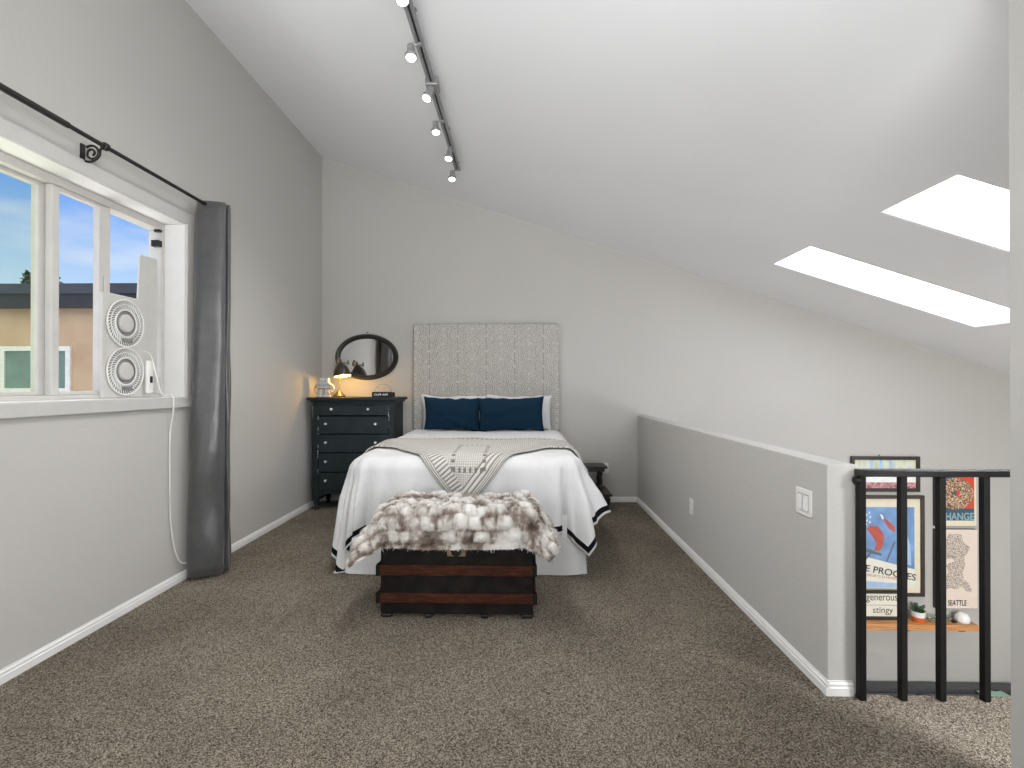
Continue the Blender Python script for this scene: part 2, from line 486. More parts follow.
# ceiling with two skylight openings, one sloping slab
SK = [(2.217, 3.984, 3.985, 4.570), (2.217, 3.984, 2.645, 3.220)]
def slab(bm, x0, x1, y0, y1, t0=0.0, t1=TH):
    P = [(x0, cz(x0) + t0), (x1, cz(x1) + t0), (x1, cz(x1) + t1), (x0, cz(x0) + t1)]
    prism(bm, P, 'Y', y0, y1)
bm = new()
slab(bm, L - .3, 2.217, REAR - .1, BK + .1); slab(bm, 3.984, FAR + .1, REAR - .1, BK + .1)
slab(bm, 2.217, 3.984, REAR - .1, 2.645); slab(bm, 2.217, 3.984, 3.220, 3.985); slab(bm, 2.217, 3.984, 4.570, BK + .1)
struct('ceiling', bm, M['ceiling'], smooth=0)
for k, (x0, x1, y0, y1) in enumerate(SK):
    bm = new(); w = .012
    slab(bm, x0, x0 + w, y0, y1, .003, TH + .03); slab(bm, x1 - w, x1, y0, y1, .003, TH + .03)
    slab(bm, x0 + w, x1 - w, y0, y0 + w, .003, TH + .03); slab(bm, x0 + w, x1 - w, y1 - w, y1, .003, TH + .03)
    fr = struct('window_%d' % (k + 2), bm, M['well'], smooth=0)
    bm = new(); slab(bm, x0 + w, x1 - w, y0 + w, y1 - w, TH * .55, TH * .55 + .006)
    obj('skylight_pane', bm, M['frost'], fr, smooth=0)

# walls
WY0, WY1, WZ0, WZ1 = 1.05, 3.262, 1.175, 2.302      # window opening in the left wall
TW = .22
bm = new()
top = cz(L) + .05
box(bm, L - TW, L, REAR - .1, WY0, LOW, top); box(bm, L - TW, L, WY1, BK + .1, LOW, top)
box(bm, L - TW, L, WY0, WY1, LOW, WZ0); box(bm, L - TW, L, WY0, WY1, WZ1, top)
struct('wall_left', bm, M['wall'], smooth=0)
bm = new(); prism(bm, [(L, LOW), (FAR, LOW), (FAR, cz(FAR) + .05), (L, cz(L) + .05)], 'Y', BK, BK + .12)
struct('wall_back', bm, M['wall'], smooth=0)
bm = new(); prism(bm, [(L, LOW), (FAR, LOW), (FAR, cz(FAR) + .05), (L, cz(L) + .05)], 'Y', REAR - .12, REAR)
struct('wall_rear', bm, M['wall'], smooth=0)
struct('wall_far', B((FAR, FAR + .12, REAR, BK, LOW, cz(FAR) + .05)), M['wall_low'], smooth=0)
bm = new(); prism(bm, [(1.497, 0), (1.62, 0), (1.62, cz(1.62) + .03), (1.497, cz(1.497) + .03)], 'Y', REAR, 1.6)
struct('wall_right', bm, M['wall'], smooth=0)
struct('wall_half', B((HW, HWO, 2.10, BK, 0, .931)), M['wall'], bevel=.004, smooth=0)

# baseboards with a two-step profile
def base_prof(t=.014, h=.057): return [(0, 0), (t, 0), (t, h * .55), (t * .75, h * .62), (t * .75, h * .8), (t * .35, h * .9), (t * .3, h), (0, h)]
bm = new(); prism(bm, [(L + a, b) for a, b in base_prof()], 'Y', REAR, BK); struct('baseboard_left', bm, M['trim'], smooth=0)
bm = new(); prism(bm, [(BK - a, b) for a, b in base_prof()], 'X', L + .014, HW); struct('baseboard_back', bm, M['trim'], smooth=0)
bm = new(); prism(bm, [(HW - a, b) for a, b in base_prof()], 'Y', 2.086, BK - .014); struct('baseboard_half', bm, M['trim'], smooth=0)
bm = new(); prism(bm, [(2.10 - a, b) for a, b in base_prof()], 'X', HW, HWO - .02); struct('baseboard_end', bm, M['trim'], smooth=0)

# ------------------------------------------------------------------ window in the left wall
WX = L - .17
win = bpy.data.objects.new('window_1', None); COL.objects.link(win); win.location = (L, 2.16, WZ0); win['kind'] = 'structure'
bm = new(); t_ = .006                               # painted reveal
box(bm, L - TW, L + .004, WY0, WY1, WZ1 - t_, WZ1 + .002); box(bm, L - TW, L + .004, WY1 - t_, WY1 + .002, WZ0, WZ1)
box(bm, L - TW, L + .004, WY0 - .002, WY0 + t_, WZ0, WZ1); box(bm, L - TW, L + .004, WY0, WY1, WZ0 - .002, WZ0 + t_)
obj('reveal', bm, M['reveal'], win, smooth=0)
def casing(x0, x1, y0, y1, z0, z1, wy0, wz1, wy1, wz0):
    bm = new()
    box(bm, x0, x1, y0, y1, wz1, z1); box(bm, x0, x1, wy1, y1, wz0, wz1); box(bm, x0, x1, y0, wy0, wz0, wz1)
    return bm
bm = casing(L, L + .018, WY0 - .075, 3.337, WZ0 - .07, 2.374, WY0, WZ1, WY1, WZ0)
struct('trim_1', bm, M['casing'], smooth=0, bevel=.004)
bm = new(); box(bm, L, L + .024, WY0 - .085, 3.337, 1.112, WZ0 + .004); struct('trim_2', bm, M['casing'], smooth=0, bevel=.004)
bm = new()                                          # outer vinyl frame
fx0, fx1 = WX - .04, WX + .045
box(bm, fx0, fx1, WY0, WY1 - .006, WZ1 - .05, WZ1 - .006); box(bm, fx0, fx1, WY0, WY1 - .006, WZ0 + .006, WZ0 + .028)
box(bm, fx0, fx1, 3.225, WY1 - .006, WZ0 + .028, WZ1 - .05); box(bm, fx0, fx1, WY0, WY0 + .03, WZ0 + .028, WZ1 - .05)
obj('window_frame', bm, M['vinyl'], win, bevel=.003, smooth=0)
def sash(y0, y1, x, w0, w1, gm, z0=WZ0 + .028, z1=WZ1 - .05):
    bm = new()
    box(bm, x - .018, x + .018, y0, y0 + w0, z0, z1); box(bm, x - .018, x + .018, y1 - w1, y1, z0, z1)
    box(bm, x - .018, x + .018, y0 + w0, y1 - w1, z1 - .02, z1); box(bm, x - .018, x + .018, y0 + w0, y1 - w1, z0, z0 + .02)
    s = obj('sash', bm, M['vinyl'], win, bevel=.004, smooth=0)
    bm = new(); box(bm, x - .003, x + .003, y0 + w0, y1 - w1, z0 + .02, z1 - .02)
    obj('pane', bm, gm, s, smooth=0)
    return s
sash(WY0 + .03, 2.478, WX - .019, .04, .042, M['glass_green'])
s2 = sash(2.468, 2.825, WX + .021, .042, .075, M['glass'])
obj('sash_pull', B((WX + .040, WX + .048, 2.775, 2.790, 1.55, 1.86)), M['vinyl'], s2, bevel=.004)
obj('latch', B((WX + .0, WX + .05, 3.19, 3.225, 2.14, 2.18)), M['dark_plastic'], win, bevel=.003)
obj('latch', B((WX + .01, WX + .05, 3.20, 3.225, 2.235, 2.25)), M['dark_plastic'], win, bevel=.003)

# ------------------------------------------------------------------ twin window fan
FX, FXF = L - .129, L - .110      # back / front plane of the housing
fan = thing('window_fan', 'white twin window fan standing upright in the open right side of the window', 'fan', (L - .13, 2.91, WZ0 + .006))
fy0, fy1, fz0, fz1 = 2.745, 3.058, WZ0 + .007, 1.772
obj('housing', B((FX, FXF, fy0, fy1, fz0, fz1)), M['plastic_grey'], fan, bevel=.005, seg=3)
for zc in (1.612, 1.335):
    yc = 2.905
    bm = new()                                        # outer rim
    for (R0, r) in ((.135, .0045), (.078, .0045), (.108, .0025)):
        pts = [(FXF + .008, yc + R0 * math.cos(a), zc + R0 * math.sin(a)) for a in [2 * PI * k / 40 for k in range(41)]]
        tube(bm, pts, r, 6)
    for k in range(44):                               # curved radial slats
        a = 2 * PI * k / 44
        pts = [(FXF + .007 + .004 * math.sin(PI * q), yc + (.076 + .062 * q) * math.cos(a + .35 * q), zc + (.076 + .062 * q) * math.sin(a + .35 * q)) for q in (0, .5, 1)]
        tube(bm, pts, .0028, 4)
    gr = obj('grille', bm, M['plastic'], fan, smooth=60)
    bm = new(); lathe(bm, (FXF, yc, zc), [(.052, 0), (.052, .012), (.046, .018), (0, .020)], 32, (1, 0, 0)); obj('hub_cap', bm, M['plastic_grey'], gr)
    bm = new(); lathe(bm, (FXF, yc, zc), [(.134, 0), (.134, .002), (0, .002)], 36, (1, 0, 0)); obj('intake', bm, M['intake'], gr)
    bm = new()
    for k in range(5):
        box(bm, FXF + .003, FXF + .016, yc - .035 + .016 * k, yc - .026 + .016 * k, zc - .112, zc - .088)
    obj('vent_slot', bm, M['steel'], gr)
# filler board behind the fan
bm = new(); prism(bm, [(3.04, 1.72), (3.06, 2.052), (3.205, 2.058), (3.215, 1.76), (3.20, WZ0 + .03), (3.0, WZ0 + .03)], 'X', WX + .020, WX + .032)
pn = obj('filler_panel', bm, [M['plastic_grey']], None, smooth=0, bevel=.002)
tag(pn, 'pale grey cut board filling the gap beside the window fan', 'panel')
# fan cord, with its rounded inline controller
ctl = obj('cord_controller', (lambda b: (box(b, L - .10, L - .078, 3.045, 3.098, WZ0 + .03, 1.405), b)[1])(new()), M['plastic'], fan, bevel=.010, seg=4)
obj('switch_button', B((L - .079, L - .073, 3.062, 3.082, 1.27, 1.31)), M['dark_plastic'], ctl, bevel=.003)
def smooth_path(pts, n=8):
    P = [Vector(p) for p in pts]; out = []
    for i in range(len(P) - 1):
        p0, p1, p2, p3 = P[max(i - 1, 0)], P[i], P[i + 1], P[min(i + 2, len(P) - 1)]
        for k in range(n):
            u = k / n
            out.append(.5 * ((2 * p1) + (p2 - p0) * u + (2 * p0 - 5 * p1 + 4 * p2 - p3) * u * u + (3 * p1 - p0 - 3 * p2 + p3) * u ** 3))
    out.append(P[-1]); return out
bm = new()
tube(bm, smooth_path([(FXF, 3.05, 1.46), (L - .085, 3.075, 1.44), (L - .06, 3.085, 1.33), (L - .03, 3.10, 1.20), (L + .03, 3.105, 1.19), (L + .034, 3.11, 1.10), (L + .012, 3.112, .95),
     (L + .01, 3.113, .70), (L + .01, 3.118, .45), (L + .012, 3.15, .25), (L + .015, 3.20, .135), (L + .03, 3.245, .11)]), .0042, 6)
obj('power_cord', bm, M['plastic'], fan, smooth=60)

# ------------------------------------------------------------------ curtain rod and curtain
RX, RZ = -2.075, 2.440
rod = thing('curtain_rod', 'black iron curtain rod with scroll bracket above the window', 'curtain rod', (RX, 2.2, RZ))
bm = new(); tube(bm, [(RX, .80, RZ), (RX, 2.28, RZ)], .0145, 12); tube(bm, [(RX, 2.28, RZ), (RX, 3.40, RZ)], .0105, 12)
obj('pole', bm, M['dark_metal'], rod)
for yb in (2.488, .95):
    bm = new(); box(bm, L, L + .010, yb - .012, yb + .012, 2.362, 2.455)
    br = obj('bracket', bm, M['dark_metal'], rod, bevel=.002)
    bm = new()
    pts = []
    for k in range(46):                              # scroll in the plane square to the wall
        u = k / 45; a = PI * .75 - u * PI * 3.1; r = .040 * (1 - .74 * u)
        pts.append((L + .052 + r * math.cos(a), yb, 2.408 + r * math.sin(a)))
    tube(bm, pts, .0055, 6)
    tube(bm, smooth_path([(L + .006, yb, 2.372), (L + .05, yb, 2.366), (L + .088, yb, 2.392), (L + .096, yb, 2.428), (RX - .004, yb, RZ - .014)], 6), .0058, 6)
    obj('scroll', bm, M['dark_metal'], br, smooth=60)
    bm = new(); lathe(bm, (RX, yb - .014, RZ), [(.014, 0), (.019, .004), (.019, .024), (.014, .028)], 16, (0, 1, 0)); obj('collar', bm, M['dark_metal'], br)

cur = thing('curtain', 'charcoal satin curtain gathered at the far end of the rod', 'curtain', (-2.08, 3.40, .02))
topP = [(-2.15, 3.40), (-2.15, 3.31), (-2.100, 3.285), (-2.050, 3.290), (-1.985, 3.310), (-1.966, 3.332), (-1.998, 3.350), (-2.01, 3.362), (-1.968, 3.368), (-1.964, 3.385), (-1.99, 3.405), (-1.985, 3.425), (-2.01, 3.46), (-2.10, 3.49)]
botP = [(-2.17, 3.40), (-2.175, 3.29), (-2.150, 3.225), (-2.07, 3.240), (-1.990, 3.285), (-1.970, 3.330), (-2.01, 3.350), (-2.02, 3.365), (-1.978, 3.372), (-1.972, 3.390), (-2.00, 3.41), (-1.99, 3.43), (-2.03, 3.47), (-2.12, 3.50)]
tp = smooth_path([(a, b, 0) for a, b in topP], 6); bp = smooth_path([(a, b, 0) for a, b in botP], 6)
bm = new(); nz = 40
def cur_pt(u, v):
    i = min(int(round(u * (len(tp) - 1))), len(tp) - 1)
    w = v ** .8
    p = tp[i].lerp(bp[i], w)
    z = 2.462 - v * 2.44
    k = noise.noise(Vector((u * 7, v * 6, 1.3))) * (.006 + .014 * v) + .008 * math.sin(v * 26 + u * 9) * v
    p = Vector((p.x + k, p.y - k * .6, z))
    return p
grid(bm, cur_pt, len(tp) - 1, nz)
bmesh.ops.recalc_face_normals(bm, faces=bm.faces)
obj('cloth', bm, M['curtain'], cur, smooth=80, solid=.004)
bm = new()
pts = [(RX + .020 * math.cos(a), 3.297 - .02 * .2, RZ + .020 * math.sin(a)) for a in [2 * PI * k / 20 for k in range(21)]]
tube(bm, pts, .004, 6); obj('grommet', bm, M['steel'], cur)

# ------------------------------------------------------------------ draping
def rrect(p, x0, x1, y0, y1, r):
    """signed distance to a rounded rectangle with nearest boundary point and outward normal"""
    cx, cy = min(max(p[0], x0 + r), x1 - r), min(max(p[1], y0 + r), y1 - r)
    dx, dy = p[0] - cx, p[1] - cy
    l = math.hypot(dx, dy)
    if l < 1e-9: return -r, (p[0], p[1]), (0, -1)
    n = (dx / l, dy / l)
    return l - r, (cx + n[0] * r, cy + n[1] * r), n

def drape(a, b, rect, r, ztop, e=0.0, re=.05, flare=.1, amp=.02, kx=16, ka=6, zmin=.012, flare_fn=None):
    x0, x1, y0, y1 = rect
    d, q, n = rrect((a, b), x0 + re, x1 - re, y0 + re, y1 - re, max(r - re, .01))
    zt = ztop(a, b) if callable(ztop) else ztop
    if d <= 0: return Vector((a, b, zt + e)), 0.0
    R = re + e; arc = re * PI / 2
    if d < arc:
        th = d / re
        out, down = R * math.sin(th), re - R * math.cos(th)
        rest = 0.0
    else:
        rest = d - arc; out = R; down = re
    fl = flare_fn(n) if flare_fn else flare
    ang = math.atan2(n[1], n[0])
    ph = kx * (q[0] * .9 - q[1]) + ka * ang
    w = min(1, d / .35) ** 1.2
    rip = amp * w * (math.sin(ph) + .5 * math.sin(2.3 * ph + 1.1) + 0.16 * math.sin(3.7 * ph + 4 * (q[0] - q[1])))
    corner = 2 * abs(n[0] * n[1])
    out += fl * rest + rip * (1 + .8 * corner)
    zz = ztop(q[0], q[1]) if callable(ztop) else ztop
    z = zz - down - rest * (1 - .5 * fl * fl)
    if z < zmin + e:
        out += (zmin + e - z) * .6; z = zmin + e
    return Vector((q[0] + n[0] * out, q[1] + n[1] * out, z)), d

def set_attr(o, name, vals):
    at = o.data.attributes.new(name, 'FLOAT', 'POINT'); at.data.foreach_set('value', vals)

# ------------------------------------------------------------------ bed
BX0, BX1, BY0 = -1.19, .41, 3.375
BC = (BX0 + BX1) / 2
bed = thing('bed', 'queen bed with tall patterned upholstered headboard against the back wall', 'bed', (BC, 4.4, 0))
bm = new(); box(bm, -1.174, .386, 5.435, 5.525, .10, 1.917); obj('headboard', bm, M['headboard'], bed, bevel=.015, seg=3)
obj('mattress', B((BX0 + .03, BX1 - .03, BY0 + .03, 5.43, .38, .735)), M['white_linen'], bed, bevel=.06, seg=4)
obj('box_base', B((BX0 + .05, BX1 - .05, BY0 + .06, 5.43, .06, .38)), M['white_linen'], bed, bevel=.01)
for x in (BX0 + .12, BX1 - .12):
    for y in (BY0 + .15, 5.3): obj('leg', B((x - .03, x + .03, y - .03, y + .03, 0, .06)), M['black_wood'], bed)
bm = new()                                            # bed skirt, three hanging sides
path = []
for k in range(80): path.append((BX1 - .01, 5.40 - (5.40 - BY0) * k / 80, 1, 0))
for k in range(8):
    a = k / 8 * PI / 2; path.append((BX1 - .04 + .03 * math.cos(a), BY0 + .03 - .03 * math.sin(a), math.cos(a), -math.sin(a)))
for k in range(62): path.append((BX1 - .04 - (BX1 - BX0 - .06) * k / 62, BY0, 0, -1))
for k in range(8):
    a = k / 8 * PI / 2; path.append((BX0 + .04 - .03 * math.sin(a), BY0 + .03 - .03 * math.cos(a), -math.sin(a), -math.cos(a)))
for k in range(81): path.append((BX0 + .01, BY0 + .03 + (5.40 - BY0) * k / 81, -1, 0))
def skirt(u, v):
    x, y, nx, ny = path[int(round(u * (len(path) - 1)))]
    o_ = (.012 * math.sin(u * 120) + .008 * math.sin(u * 71 + 2)) * v + .015 * v
    return Vector((x + nx * o_, y + ny * o_, .40 - v * (.392 - .006 * math.sin(u * 90))))
grid(bm, skirt, len(path) - 1, 12)
obj('bed_skirt', bm, M['white_linen'], bed, smooth=80)

def bed_top(a, b):
    k = min(1, max(0, (b - BY0) / 1.8))
    return .772 + .025 * k + .008 * noise.noise(Vector((a * 3, b * 3, 4))) + .004 * noise.noise(Vector((a * 9, b * 9, 7)))
BRECT = (BX0, BX1, BY0, 9.0)
def bflare(n):
    return .09 + .38 * max(0, n[0]) ** 3 + .05 * abs(n[0] * n[1]) + .03 * max(0, -n[0])
def bed_map(a, b, e=0.0):
    return drape(a, b, BRECT, .17, bed_top, e, .10, amp=.030, kx=15, ka=7.0, flare_fn=bflare)
def axis_lines(lo, hi, step, lo_edges, hi_edges):
    v = [lo + x for x in lo_edges] + []
    s = lo + (lo_edges[-1] if lo_edges else 0); e = hi - (hi_edges[-1] if hi_edges else 0)
    n = max(1, round((e - s) / step))
    v += [s + (e - s) * k / n for k in range(0 if not lo_edges else 1, n + 1)]
    v += [hi - x for x in reversed(hi_edges[:-1])] if hi_edges else []
    return v
A = axis_lines(BX0 - .56, BX1 + .39, .02, [0, .016, .052, .07], [0, .016, .052, .07])
Bq = axis_lines(BY0 - .45, 5.25, .02, [0, .016, .052, .07], [])
bm = new(); V = []
def taper(a, b):                                       # the right edge runs in towards the foot
    k = max(0, min(1, (BY0 - b) / .45)); f = max(0, (a - BC) / (A[-1] - BC))
    return a - .12 * k * f
for a in A:
    V.append([bm.verts.new(bed_map(taper(a, b), b)[0]) for b in Bq])
for i in range(len(A) - 1):
    for j in range(len(Bq) - 1):
        f = bm.faces.new((V[i][j], V[i + 1][j], V[i + 1][j + 1], V[i][j + 1]))
        am, bmid = (A[i] + A[i + 1]) / 2, (Bq[j] + Bq[j + 1]) / 2
        ed = min(am - A[0], A[-1] - am, bmid - Bq[0])
        f.material_index = 1 if .016 < ed < .052 else 0
o = obj('coverlet', bm, [M['white_linen'], M['band']], None, smooth=80, solid=.006)
tag(o, 'white coverlet with a black border band draped over the bed', 'bedspread')

# knitted throw: a triangle folded over the foot of the bed
Tt = Vector((BC, BY0 - .34)); Tl = Vector((BC - .98, BY0 + .95)); Tr = Vector((BC + .98, BY0 + .95))
bm = new(); n = 84; VV = {}; sa = []; sb = []; de = []; al = []
def d_line(p, a, b):
    d = (b - a).normalized(); w = p - a
    return abs(d.x * w.y - d.y * w.x), w.dot(d)
for i in range(n + 1):
    for j in range(n + 1 - i):
        p = Tt + (Tl - Tt) * (i / n) + (Tr - Tt) * (j / n)
        # hem of each arm bows a little
        if i + j:                                          # the two arms spread where they hang over the mattress edge
            tf = 1 - 2 * abs(i / (i + j) - .5); dx = abs(p.x - BC)
            p = Vector((p.x, p.y - 1.2 * max(0, dx - .58) * (1 - min(1, tf * 1.0)) ))
        VV[i, j] = bm.verts.new(bed_map(p.x, p.y, .024)[0])
        d1, a1 = d_line(p, Tt, Tl); d2, a2 = d_line(p, Tt, Tr)
        dd, aa = (d1, a1) if d1 < d2 else (d2, a2)
        sa.append(p.x - BC); sb.append(p.y - Tt.y - .34); de.append(dd); al.append(aa)
for i in range(n):
    for j in range(n - i):
        bm.faces.new((VV[i, j], VV[i, j + 1], VV[i + 1, j]))
        if j < n - i - 1: bm.faces.new((VV[i + 1, j], VV[i, j + 1], VV[i + 1, j + 1]))
bmesh.ops.recalc_face_normals(bm, faces=bm.faces)
o = obj('knitted_throw', bm, M['knit'], None, smooth=80)
for nm, vals in (('sa', sa), ('sb', sb), ('de', de), ('al', al)): set_attr(o, nm, vals)
s_ = o.modifiers.new('solid', 'SOLIDIFY'); s_.thickness = .010; s_.offset = -1
tag(o, 'cream knitted throw folded to a point over the foot of the bed', 'throw blanket')

# pillows
def pillow(name, c, w, h, th, lean, mat, label, yaw=0.0, roll=0.0, seed=0):
    bm = new(); nu, nv = 36, 26
    m = Matrix.Rotation(yaw, 3, 'Z') @ Matrix.Rotation(-lean, 3, 'X') @ Matrix.Rotation(roll, 3, 'Y')
    def side(sg):
        def fn(u, v):
            a, b = u * 2 - 1, v * 2 - 1
            fx = (1 - abs(a) ** 2.6); fz = (1 - abs(b) ** 2.6)
            t = th / 2 * (max(fx, 0) * max(fz, 0)) ** .42
            t *= 1 + .22 * noise.noise(Vector((a * 2.5 + seed, b * 2.5, sg)))
            x = w / 2 * a * (1 - .06 * (1 - abs(b) ** 2)); z = h / 2 * b * (1 - .12 * (1 - a * a)) ; z += .010 * noise.noise(Vector((a * 4 + seed, b * 3, 2.2)))
            z += .012 * noise.noise(Vector((a * 1.7 + seed, b, 9.1)))
            return Vector(c) + m @ Vector((x, sg * t, z))
        return fn
    grid(bm, side(-1), nu, nv); grid(bm, side(1), nu, nv)
    bmesh.ops.remove_doubles(bm, verts=bm.verts, dist=.0008)
    bmesh.ops.recalc_face_normals(bm, faces=bm.faces)
    o = obj(name, bm, mat, None, smooth=80)
    return tag(o, label, 'pillow', 'bed pillows')
pillow('pillow', (-.72, 5.30, .965), .68, .40, .15, -.16, M['white_linen'], 'white pillow on the left, mostly hidden behind the left navy pillow', seed=3)
pillow('pillow', (-.04, 5.30, .965), .68, .40, .15, -.16, M['white_linen'], 'white pillow on the right, sticking out beyond the right navy pillow', seed=5)
pillow('pillow', (-.712, 5.15, .967), .580, .355, .14, -.20, M['navy'], 'navy blue pillow on the left, nearer the dresser', seed=8, roll=.03)
pillow('pillow', (-.118, 5.105, .968), .665, .360, .14, -.20, M['navy'], 'wider navy blue pillow on the right half of the bed', seed=12, roll=-.015)

# ------------------------------------------------------------------ trunk at the foot of the bed
TX0, TX1, TY0, TY1, TZ = -.768, .054, 2.742, 3.15, .565
tr = thing('storage_trunk', 'black antique steamer trunk with red-brown slats at the foot of the bed', 'trunk', ((TX0 + TX1) / 2, 2.96, 0))
obj('body', B((TX0, TX1, TY0, TY1, .022, .385)), M['trunk'], tr, bevel=.006)
obj('lid', B((TX0, TX1, TY0, TY1, .390, TZ)), M['trunk'], tr, bevel=.012)
for z0, z1 in ((.085, .138), (.232, .290)):
    bm = new()
    box(bm, TX0 - .004, TX1 + .004, TY0 - .018, TY0, z0, z1); box(bm, TX0 - .018, TX0, TY0 - .018, TY1, z0, z1); box(bm, TX1, TX1 + .018, TY0 - .018, TY1, z0, z1)
    s = obj('slat', bm, M['slat'], tr, bevel=.004)
    for x in (TX0 - .010, TX1 + .010):
        bm = new(); box(bm, x - .012, x + .012, TY0 - .021, TY0 + .02, z0 - .002, z1 + .002); obj('slat_cap', bm, M['trunk'], s, bevel=.006, seg=3)
lt = obj('latch', B(((TX0 + TX1) / 2 - .05, (TX0 + TX1) / 2 + .05, TY0 - .010, TY0, .335, .425)), M['brass'], tr, bevel=.003)
bm = new(); lathe(bm, ((TX0 + TX1) / 2, TY0 - .010, .365), [(.028, 0), (.028, .006), (.018, .010), (0, .010)], 18, (0, -1, 0)); obj('keyhole_plate', bm, M['dark_metal'], lt)
for x in (TX0 + .03, TX1 - .03):
    for y in (TY0 + .03, TY1 - .03):
        bm = new(); box(bm, x - .032, x + .032, y - .032, y + .032, 0, .024); obj('corner_foot', bm, M['dark_metal'], tr, bevel=.012, seg=3)
for x in (TX0 + .26, TX1 - .26):
    obj('bottom_cleat', B((x - .02, x + .02, TY0 - .004, TY1, 0, .022)), M['dark_metal'], tr, bevel=.006)
for x, sg in ((TX0, -1), (TX1, 1)):
    bm = new(); tube(bm, smooth_path([(x, 2.87, .33), (x + sg * .025, 2.90, .315), (x + sg * .03, 2.96, .31), (x + sg * .025, 3.02, .315), (x, 3.05, .33)], 4), .010, 8)
    obj('side_handle', bm, M['trunk'], tr)

# fur throw over the trunk
FR = (TX0 - .015, TX1 + .015, TY0 - .025, TY1 + .02)
def fur_flare(n): return .06 + .55 * abs(n[0])
CU, CV = .084, .068
def puff(a, b):
    bb = b / CV + .38 * noise.noise(Vector((a * 7, b * 4, 11)))
    r = math.floor(bb)
    fa = (a / CU + .5 * (r % 2) + .6 * noise.noise(Vector((a * 5, r * 3.1, 0)))) % 1 - .5
    fb = bb % 1 - .5
    ca = math.floor(a / CU + .5 * (r % 2))
    s = .62 + .75 * noise.noise(Vector((ca * 2.3, r * 1.7, 5)))
    return max(0.0, 1 - (2 * fa) ** 2 * .9) ** .5 * max(0.0, 1 - (2 * fb) ** 2 * .9) ** .5 * s
fa0, fa1, fb0, fb1 = FR[0] - .28, FR[1] + .235, FR[2] - .165, FR[3] + .06
na, nb = 190, 116
bm = new(); sa, sb, gr = [], [], []; base = {}; nrm = {}
def fmap(a, b): return drape(a, b, FR, .07, TZ + .003, 0, .05, amp=.012, kx=20, ka=2, flare_fn=fur_flare)[0]
hem_wob = lambda a: .012 * math.sin(a / CU * 2 * PI)
P2 = []
for i in range(na + 1):
    row = []
    for j in range(nb + 1):
        uu = 2 * i / na - 1; ww = 2 * j / nb - 1
        uu, ww = uu * math.sqrt(1 - .17 * ww * ww), ww * math.sqrt(1 - .17 * uu * uu)
        a = fa0 + (fa1 - fa0) * (uu + 1) / 2; b = fb0 + (fb1 - fb0) * (ww + 1) / 2
        p = fmap(a, b); h = .004
        nv_ = (fmap(a + h, b) - p).cross(fmap(a, b + h) - p)
        nv_ = nv_.normalized() if nv_.length > 1e-9 else Vector((0, 0, 1))
        k = puff(a, b); edge = min(i, na - i, j + 2, nb - j) / 4
        hgt = .006 + (.046 * k) * min(1, .35 + edge * .3) + .006 * noise.noise(Vector((a * 60, b * 60, 2)))
        q = p + nv_ * hgt
        row.append(bm.verts.new(q)); P2.append((q, nv_, a, b, k)); sa.append(a); sb.append(b); gr.append(k)
    base[i] = row
for i in range(na):
    for j in range(nb):
        bm.faces.new((base[i][j], base[i + 1][j], base[i + 1][j + 1], base[i][j + 1]))
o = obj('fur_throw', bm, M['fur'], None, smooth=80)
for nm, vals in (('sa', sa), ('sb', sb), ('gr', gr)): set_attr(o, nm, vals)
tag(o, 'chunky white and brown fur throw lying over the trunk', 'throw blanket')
fur_o = o
bm = new(); sa, sb, gr = [], [], []
rnd = random.Random(3)
for k in range(16000):
    q, nv_, a, b, kk = P2[rnd.randrange(len(P2))]
    j = Vector((rnd.uniform(-1, 1), rnd.uniform(-1, 1), rnd.uniform(-1, 1)))
    d = (nv_ + j * .75 + Vector((0, 0, -.35))).normalized()
    l = rnd.uniform(.006, .017)
    root = q + j * .003
    t_ = d.cross(Vector((rnd.uniform(-1, 1), rnd.uniform(-1, 1), rnd.uniform(-1, 1)))).normalized() * .0013
    mid = root + d * l * .55; tip = root + d * l + Vector((0, 0, -l * .25))
    vs = [bm.verts.new(root - t_), bm.verts.new(root + t_), bm.verts.new(mid + t_ * .8), bm.verts.new(mid - t_ * .8), bm.verts.new(tip)]
    bm.faces.new(vs[:4]); bm.faces.new((vs[3], vs[2], vs[4]))
    for _ in range(5): sa.append(a); sb.append(b); gr.append(min(1, kk + .1))
ho = obj('fur_pile', bm, M['fur'], fur_o, smooth=80); ho['kind'] = 'stuff'
for nm, vals in (('sa', sa), ('sb', sb), ('gr', gr)): set_attr(ho, nm, vals)

# ------------------------------------------------------------------ dresser
DX0, DX1, DY0, DY1, DT = -2.115, -1.288, 5.09, 5.46, 1.135
dr = thing('dresser', 'dark blue-black five-drawer dresser with chipped edges in the corner', 'dresser', (-1.70, 5.27, 0))
bm = new()
box(bm, DX0, DX0 + .055, DY0, DY1, .10, DT - .05); box(bm, DX1 - .055, DX1, DY0, DY1, .10, DT - .05)
box(bm, DX0 + .055, DX1 - .055, DY1 - .02, DY1, .14, DT - .05); box(bm, DX0 + .055, DX1 - .055, DY0 + .03, DY1 - .02, .16, .19)
box(bm, DX0 + .055, DX1 - .055, DY0 + .004, DY1 - .02, DT - .075, DT - .05)
